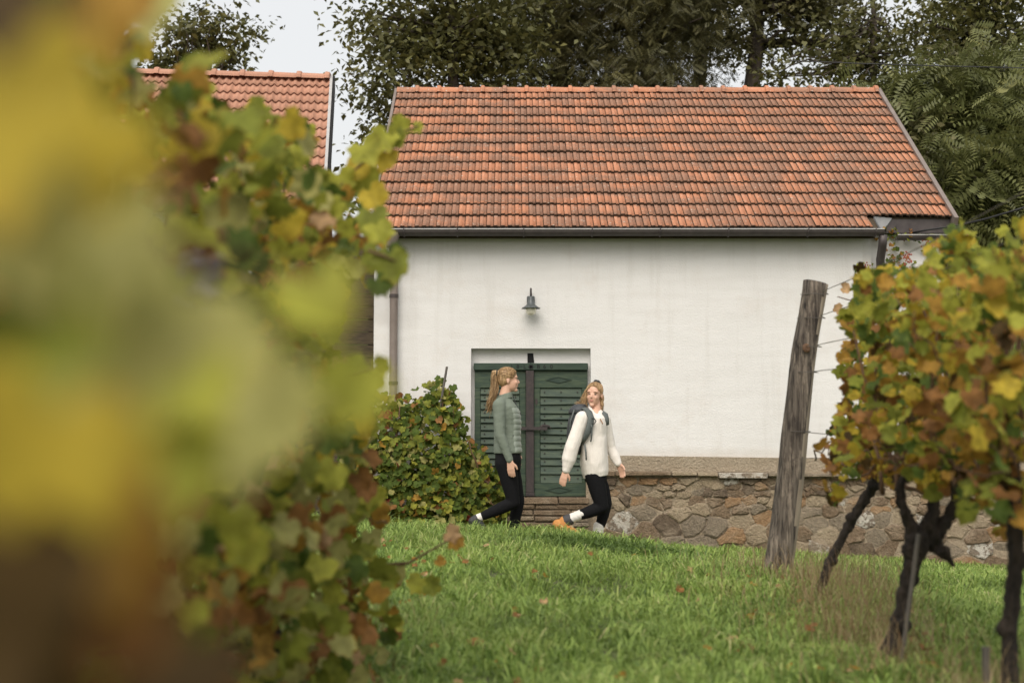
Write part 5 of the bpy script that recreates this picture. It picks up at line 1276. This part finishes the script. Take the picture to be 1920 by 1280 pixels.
# --- left walker
def person_left():
    Yw = 13.6; rng = np.random.default_rng(301)
    def J(px, py, dy=0): p = P(px, py, Yw); return Vector((p.x, Yw + dy, p.z))
    root = thing('person', 'woman with blonde ponytail in sage green padded jacket and black leggings walking right', 'person', (J(955, 1000).x, Yw, .03))
    Rm, T = head_frame(J(954, 712), (1, .10, -.02))
    B = Blob(); head_prims(B, Rm, T)
    B.cap(J(951, 722), .048, J(945, 745), .054)
    # core under the clothes
    B.loft([(J(953, 862), .11, .15), (J(952, 825), .10, .125), (J(951, 785), .11, .14), (J(947, 757), .085, .14), (J(945, 744), .05, .06)], 20)
    sN, eN, wN = J(936, 761, -.165), J(938, 816, -.205), J(955.5, 861, -.215)
    sF, eF, wF = J(950, 761, .165), J(947, 814, .20), J(962, 846, .20)
    for a, b, c in ((sN, eN, wN), (sF, eF, wF)): B.chain([(a, .05), (b, .038), (c, .024)]); B.ell(a.lerp(J(946, 752), .4), (.06, .07, .05))
    hand(B, wN + Vector((.004, 0, -.012)), (.10, 0, -1), (.9, -.45, 0), (.25, 1, 0), .35)
    hand(B, wF, (.3, 0, -1), (.9, .3, 0), (0, -1, 0), .4)
    hipN, knN, cfN, anN = J(949, 868, -.085), J(963, 941, -.085), J(936, 953, -.085), J(897, 970, -.085)
    hipF, knF, cfF, anF = J(955, 868, .085), J(972, 940, .085), J(967, 966, .09), J(962, 1006, .09)
    for a, b, c, d in ((hipN, knN, cfN, anN), (hipF, knF, cfF, anF)): B.chain([(a, .075), (b, .048), (c, .046), (d, .03)])
    toeN = anN + Vector((.07, 0, -.16)); heelN = anN + Vector((-.05, 0, -.03)); toeF = anF + Vector((.15, 0, -.085)); heelF = anF + Vector((-.045, 0, -.07))
    B.cap(anN, .028, toeN, .022); B.cap(anF, .028, toeF, .022)
    body = B.build('body', M['skin'], root, .005, 5)
    face_parts(Rm, T, root, 0)
    # leggings
    B = Blob(); B.loft([(J(953, 880), .118, .168), (J(953, 862), .125, .175), (J(952, 846), .120, .165), (J(952, 838), .112, .155)], 24)
    B.ell(J(942, 868), (.075, .15, .10))
    B.chain([(hipN, .104), (hipN.lerp(knN, .5), .084), (knN, .061), (cfN, .058), (cfN.lerp(anN, .6), .045), (anN + Vector((.03, 0, .012)), .039)])
    B.chain([(hipF, .092), (hipF.lerp(knF, .5), .082), (knF, .061), (cfF, .057), (cfF.lerp(anF, .6), .046), (anF, .038)])
    B.build('leggings', M['leggings'], root, .008, 5)
    B = Blob(); B.chain([(anN + Vector((.038, 0, .016)), .039), (anN + Vector((-.022, 0, -.010)), .041)]); B.build('sock', M['sock'], root, .006, 2)
    B = Blob(); B.chain([(anF + Vector((0, 0, .02)), .040), (anF + Vector((0, 0, -.05)), .041)]); B.build('sock', M['sock'], root, .006, 2)
    for an, toe, heel in ((anN, toeN, heelN), (anF, toeF, heelF)):
        B = Blob(); B.chain([(heel, .043), (toe, .040)]); B.chain([(an + (heel - an) * .5, .046), (toe.lerp(heel, .5), .045)]); B.chain([(an + (heel - an) * .3, .044), (toe, .041)]); B.build('shoe', M['shoe'], root, .007, 3)
    # jacket
    B = Blob(); B.loft([(J(952, 850), .132, .178), (J(952, 845), .136, .18), (J(951, 830), .128, .165), (J(951, 812), .126, .158), (J(951, 792), .131, .168), (J(950, 774), .128, .180), (J(948, 762), .112, .178), (J(946, 753), .085, .135), (J(945.5, 746), .062, .075), (J(945, 740), .055, .06)], 28)
    B.chain([(sN, .064), (sN.lerp(eN, .5), .057), (eN, .050), (eN.lerp(wN, .5), .044), (wN, .036)]); B.chain([(sF, .064), (eF, .050), (wF, .036)])
    B.cap(J(941, 753, -.09), .05, sN, .063); B.cap(J(949, 753, .09), .05, sF, .063)
    jk = B.build('jacket', M['fleece'], root, .008, 5)
    # quilted front: a scalloped shell over the front of the jacket
    prof = [(849, 952, .136, .18), (830, 951, .128, .165), (812, 951, .126, .158), (792, 951, .131, .168), (774, 950, .128, .180), (764, 948.5, .115, .178)]
    py_ = np.linspace(848, 765, 80); na = 25; pv = []; pf = []
    for py in py_:
        yy_ = [q[0] for q in prof][::-1]; cx, rx, ry = (np.interp(py, yy_, [q[k] for q in prof][::-1]) for k in (1, 2, 3)); c0 = J(cx, py)
        puff = .004 + .0065 * abs(math.sin(math.pi * (py - 765) / 10.4)) ** .65
        for k in range(na):
            t = math.radians(-70 + 140 * k / (na - 1)); ed = min(1, min(k, na - 1 - k) / 2.0); ct, st_ = math.cos(t), math.sin(t)
            x = abs(ct) ** (2 / 2.4) * (rx + puff * ed - .004); y = math.copysign(abs(st_) ** (2 / 2.4), st_) * (ry + puff * ed - .004); pv.append(c0 + Vector((x, y, 0)))
    for i in range(len(py_) - 1):
        for k in range(na - 1): pf.append((i*na+k, i*na+k+1, (i+1)*na+k+1, (i+1)*na+k))
    mb = MB(); mb.add(pv, pf); mb.build('padded_front', M['padded'], jk, True)
    B = Blob(); B.loft([(J(947, 749), .078, .085, .25), (J(947, 738), .064, .070, .30)], 22); B.build('collar', M['fleece'], jk, .006, 3)
    mb = MB(); mb.tube([J(962, 742, -.02), J(965, 752, -.03), J(971, 766, -.05), J(977, 778, -.04)], .005, 6); mb.build('zip', M['thread'], jk)
    mb = MB(); mb.tube([J(962, 815, -.145), J(961, 828, -.148), J(962, 838, -.148), J(966, 843, -.14)], .005, 6); mb.build('pocket_zip', M['thread'], jk)
    # hair
    cc, cr = (-.020, 0, .040), (.098, .079, .083)
    B = Blob(); B.ell(T(*cc), cr, Rm); B.ell(T(-.045, 0, .0), (.068, .070, .070), Rm); B.ell(T(-.085, 0, .055), (.045, .040, .042), Rm)
    hr = B.build('hair', M['hair1'], root, .006, 3)
    strands('hair_strands', [over_cap(T, cc, cr, (.07 - abs(q) * .5, q, .10 - abs(q) * 1.1 + rng.normal(0, .006)), (-.105, q * .1, .062 + rng.normal(0, .01)), 10, rng.uniform(0, .004)) for q in rng.uniform(-.085, .085, 90)], .0028, M['hair1'], hr)
    B = Blob(); b0 = T(-.118, 0, .062); sc_ = []
    for k in range(120):
        o = Vector((rng.normal(0, .012), rng.normal(0, .024), rng.normal(0, .010)))
        pp = [b0 + o * .3, T(-.146, 0, .040) + o, J(927.5, 724) + o * 1.3, J(924.5, 742) + o * 1.5, J(921 + rng.normal(0, 1.5), 754) + o * 1.4, J(917 + rng.normal(0, 2.5), 764 + rng.normal(0, 6)) + o * 1.1]
        if k < 9: lock(B, pp, .022, .006, rng, 12, .010, 1.6, rng.random() * 6)
        else:
            ph = rng.random() * 6; n = 14; cv = []
            for i in range(n):
                t = i / (n - 1) * (len(pp) - 1); a_ = min(int(t), len(pp) - 2); cv.append(pp[a_].lerp(pp[a_ + 1], t - a_) + Vector((math.sin(t * 2.4 + ph), math.cos(t * 2.4 + ph), 0)) * (.004 + .008 * i / n))
            sc_.append(cv)
    pt = B.build('ponytail', M['hair1'], hr, .0055, 1); strands('loose_strands', sc_, .0028, M['hair1'], pt)
    mb = MB(); mb.tube([T(-.118, math.cos(a) * .026, .062 + math.sin(a) * .026) for a in np.linspace(0, 2 * math.pi, 14)], .008, 7); mb.build('hair_tie', M['thread'], hr, True)
person_left()

# --- right walker
def person_right():
    Yw = 13.5; rng = np.random.default_rng(302)
    def J(px, py, dy=0): p = P(px, py, Yw); return Vector((p.x, Yw + dy, p.z))
    root = thing('person', 'woman with loose blonde hair in a cream sweater and tan boots looking back', 'person', (J(1118, 1020).x, Yw, 0))
    Rm, T = head_frame(J(1114.5, 740), (-.34, -.92, -.02), .06)
    B = Blob(); head_prims(B, Rm, T)
    B.cap(J(1116, 752, .01), .046, J(1118, 776), .054)
    B.loft([(J(1119, 885), .11, .15), (J(1118, 845), .10, .13), (J(1116, 805), .11, .14), (J(1116, 783), .10, .12), (J(1117, 773), .055, .06)], 20)
    sN, eN, wN = J(1091, 785, -.14), J(1070, 840, -.19), J(1060.5, 880, -.20)
    sF, eF, wF = J(1134, 787, .10), J(1147, 840, .12), J(1159.5, 868, .07)
    for a, b, c in ((sN, eN, wN), (sF, eF, wF)): B.chain([(a, .05), (b, .038), (c, .024)])
    hand(B, wN + Vector((-.004, 0, -.008)), (-.30, 0, -1), (.9, -.35, -.2), (.3, 1, 0), .35, .95)
    hand(B, wF + Vector((.006, 0, -.004)), (.42, -.1, -1), (.8, -.6, 0), (-.5, -.6, 0), .6, .95)
    hipN, knN, cfN, anN = J(1113, 890, -.085), J(1128, 949, -.085), J(1108, 957, -.085), J(1062, 975, -.085)
    hipF, knF, cfF, anF = J(1121, 890, .085), J(1137, 944, .085), J(1132, 966, .09), J(1121, 1006, .09)
    for a, b, c, d in ((hipN, knN, cfN, anN), (hipF, knF, cfF, anF)): B.chain([(a, .075), (b, .048), (c, .046), (d, .03)])
    toeN = anN + Vector((.075, 0, -.125)); heelN = anN + Vector((-.085, 0, -.035)); toeF = anF + Vector((.16, 0, -.095)); heelF = anF + Vector((-.045, 0, -.085))
    B.cap(anN, .028, toeN, .022); B.cap(anF, .028, toeF, .022)
    B.build('body', M['skin'], root, .005, 5); face_parts(Rm, T, root, -.004)
    B = Blob(); B.loft([(J(1117, 902), .104, .150), (J(1117, 886), .106, .152), (J(1116, 868), .10, .145)], 24); B.ell(J(1109, 892), (.070, .14, .085))
    B.chain([(hipN, .092), (hipN.lerp(knN, .5), .082), (knN, .062), (cfN, .060), (J(1088, 964, -.085), .050)])
    B.chain([(hipF + Vector((-.012, 0, 0)), .084), (hipF.lerp(knF, .5), .078), (knF, .060), (cfF, .057), (cfF.lerp(anF, .45), .047)])
    B.build('leggings', M['leggings'], root, .008, 5)
    def sock(p0, p1, r):
        B = Blob(); n = 9
        for k in range(n): q = p0.lerp(p1, k / (n - 1)); B.ell(q, (r, r, r * .8)) if k % 2 == 0 else B.ell(q, (r * .93,) * 3)
        B.build('sock', M['sock'], root, .005, 4)
    sock(J(1091, 962.5, -.085), J(1063, 974, -.085), .053); sock(J(1124, 986, .09), J(1121, 1008, .09), .054)
    for an, toe, heel in ((anN, toeN, heelN), (anF, toeF, heelF)):
        B = Blob(); B.chain([(heel, .050), (heel.lerp(toe, .55), .052), (toe, .048)]); B.cap(an + (heel - an) * .25, .055, heel.lerp(toe, .3), .055); bo = B.build('boot', M['boot'], root, .007, 3)
        ax = (cfN - anN).normalized() if an is anN else Vector((0.1, 0, 1)).normalized()
        B = Blob(); B.cap(an - ax * .012, .056, an + ax * .022, .057); B.build('boot_collar', M['boot_collar'], bo, .006, 2)
        mb = MB(); sdir = (toe - heel).normalized(); dn = Vector((-sdir.z, 0, sdir.x)); dn = -dn if dn.dot(an - heel) > 0 else dn
        mb.tube([heel + dn * .046 - sdir * .03, heel.lerp(toe, .5) + dn * .048, toe + dn * .044 + sdir * .03], [.022, .024, .02], 8, squash=None); mb.build('sole', M['boot_collar'], bo)
        lc_ = MB(); q0 = heel.lerp(toe, .35) - dn * .05
        for k in range(3): c_ = q0 + sdir * (.025 * k); lc_.tube([c_ + Vector((0, -.035, 0)) + dn * .012, c_ - dn * .004, c_ + Vector((0, .035, 0)) + dn * .012], .005, 5)
        lc_.build('laces', M['brow'], bo)
    # sweater
    B = Blob()
    B.loft([(J(1116.5, 894), .116, .168, .16), (J(1116.5, 890), .119, .170, .16), (J(1116, 885), .126, .178, .16), (J(1114, 868), .134, .184, .12), (J(1113, 845), .130, .178), (J(1112.5, 815), .128, .172), (J(1113, 795), .132, .172), (J(1114.5, 784), .118, .158), (J(1116.5, 776), .085, .105), (J(1117.5, 770), .066, .072)], 28)
    B.chain([(sN, .072), (sN.lerp(eN, .5), .066), (eN, .068), (eN.lerp(wN, .5), .068), (eN.lerp(wN, .78), .052), (wN, .040)]); B.chain([(sF, .066), (sF.lerp(eF, .5), .056), (eF, .052), (eF.lerp(wF, .6), .050), (wF, .038)])
    B.cap(J(1106, 777, -.06), .05, sN, .068); B.cap(J(1126, 777, .05), .05, sF, .062)
    sw = B.build('sweater', M['sweater'], root, .006, 6)
    # open collar flaps and neck opening
    B = Blob(); B.chain([(J(1106, 765, -.035), .016), (J(1111, 776, -.09), .018), (J(1121, 793, -.155), .012)]); B.chain([(J(1105, 764, .02), .016), (J(1106, 765, -.035), .017)]); B.build('collar', M['sweater'], sw, .005, 2)
    B = Blob(); B.chain([(J(1126, 768, .0), .015), (J(1124, 779, -.08), .016), (J(1125, 793, -.145), .012)]); B.build('collar', M['sweater'], sw, .005, 2)
    B = Blob(); B.chain([(J(1116, 774, -.045), .045), (J(1121, 788, -.12), .022), (J(1122.5, 794, -.155), .008)]); B.build('neck_opening', M['skin'], sw, .006, 2)
    mb = MB(); mb.tube([J(1123.5, 786, -.165), J(1128, 795, -.185)], .006, 6); mb.build('zip', M['brow'], sw)
    # hair
    cc, cr = (-.022, 0, .040), (.096, .078, .081)
    B = Blob(); B.ell(T(*cc), cr, Rm); B.ell(T(-.05, 0, -.01), (.066, .072, .078), Rm); hr = B.build('hair', M['hair2'], root, .006, 2)
    strands('hair_strands', [over_cap(T, cc, cr, (.068 - abs(q) * .55, q, .098 - abs(q) * 1.0 + rng.normal(0, .006)), (-.06, q * .2, .115), 9, rng.uniform(0, .005)) for q in rng.uniform(-.085, .085, 100)], .0028, M['hair2'], hr)
    B = Blob(); sc_ = []
    def wavy(pp, ph, amp, k=3.2, n=16):
        cv = []
        for i in range(n):
            t = i / (n - 1) * (len(pp) - 1); a_ = min(int(t), len(pp) - 2); cv.append(pp[a_].lerp(pp[a_ + 1], t - a_) + Vector((math.sin(t * k + ph), math.cos(t * k + ph), 0)) * amp * (i / n))
        return cv
    for k in range(140):     # locks on the viewer's left, blown back
        o = Vector((rng.normal(0, .009), rng.normal(0, .015), rng.normal(0, .006))); d = rng.random()
        pp = [T(-.03, 0, .07) + Vector((-.055, 0, 0)), J(1102.5 - 2 * d, 731, .02) + o, J(1100 - 8 * d, 746, .02) + o, J(1098 - 8 * d, 759 + 4 * (1 - d), .02) + o, J(1097 - 16 * d, 772 - 20 * d, .02) + o]
        if k < 5: lock(B, pp, .013, .005, rng, 14, .012, 2.6, rng.random() * 6)
        else: sc_.append(wavy(pp, rng.random() * 6, .014))
    for k in range(110):     # locks on the viewer's right
        o = Vector((rng.normal(0, .008), rng.normal(0, .012), rng.normal(0, .006)))
        pp = [T(-.02, 0, .08) + Vector((.045, 0, 0)), J(1127, 729, .03) + o, J(1129, 745, .03) + o, J(1128.5, 758, .02) + o, J(1127, 769 + rng.normal(0, 5), 0) + o]
        if k < 5: lock(B, pp, .011, .005, rng, 14, .012, 2.6, rng.random() * 6)
        else: sc_.append(wavy(pp, rng.random() * 6, .012))
    lk = B.build('loose_locks', M['hair2'], hr, .0055, 1); strands('loose_strands', sc_, .0024, M['hair2'], lk)
    B = Blob(); B.chain([(J(1113.5, 717.5, .02), .012), (J(1117, 714.5, .02), .018), (J(1121.5, 715.5, .02), .019), (J(1125.5, 719, .02), .013)]); B.build('scrunchie', M['thread'], hr, .005, 1)
    # backpack, its own thing
    pk = thing('backpack', 'charcoal hiking backpack on the back of the woman in the cream sweater', 'backpack', (J(1080, 800).x, Yw, 1.1))
    B = Blob(); B.loft([(J(1083, 852, .05), .055, .11), (J(1082, 844, .05), .085, .14), (J(1081, 815, .05), .095, .155), (J(1083, 790, .05), .09, .15), (J(1086, 772, .05), .075, .13), (J(1089, 764, .05), .05, .10)], 26, 3); pb = B.build('pack_body', M['pack'], pk, .008, 4)
    B = Blob(); B.loft([(J(1082, 775, .05), .082, .145), (J(1084, 768, .05), .088, .15), (J(1087, 760, .05), .070, .125), (J(1089, 757, .05), .045, .09)], 24, 2.6); B.build('lid', M['pack'], pk, .007, 3)
    B = Blob(); B.loft([(J(1078, 846, -.08), .05, .035), (J(1076, 825, -.085), .06, .045), (J(1077, 806, -.08), .055, .03)], 20, 2.6); B.build('side_pocket', M['pack'], pk, .007, 3)
    def strap(pts, r, nm='strap', m='strap', sq=.35):
        mb = MB(); mb.tube(pts, r, 10, squash=sq); return mb.build(nm, M[m], pk, True)
    strap([J(1090, 768, .0), J(1096, 766.5, -.10), J(1102, 772, -.165), J(1106, 784, -.20), J(1104.5, 797, -.205), J(1100, 810, -.215), J(1095, 822, -.20), J(1090, 832, -.15)], [.03, .034, .034, .034, .034, .032, .022, .014], sq=.45)
    strap([J(1128, 771, .03), J(1133, 776, -.08), J(1136, 786, -.10), J(1137.5, 797, -.09)], [.028, .03, .028, .020], sq=.45)
    strap([J(1105, 797, -.22), J(1108, 802, -.225), J(1107, 815, -.215), J(1105.5, 828, -.205)], .007, 'webbing', 'strap', 1)
    strap([J(1107, 785, -.22), J(1112, 786, -.225), J(1115, 790, -.222), J(1112, 795, -.22), J(1108, 794, -.22)], .0045, 'sternum_cord', 'thread', 1)
    strap([J(1094, 832, -.205), J(1096.5, 848, -.21), J(1097, 862, -.215)], .008, 'webbing', 'strap', 1)
    strap([J(1076, 768, -.10), J(1069, 790, -.09), J(1067, 820, -.09)], .008, 'compression_strap', 'strap', 1)
person_right()
print('objects', len(bpy.data.objects), 'tris', sum(len(m.loop_triangles) if m.loop_triangles else sum(len(p.vertices) - 2 for p in m.polygons) for m in bpy.data.meshes if len(m.polygons) < 20000))
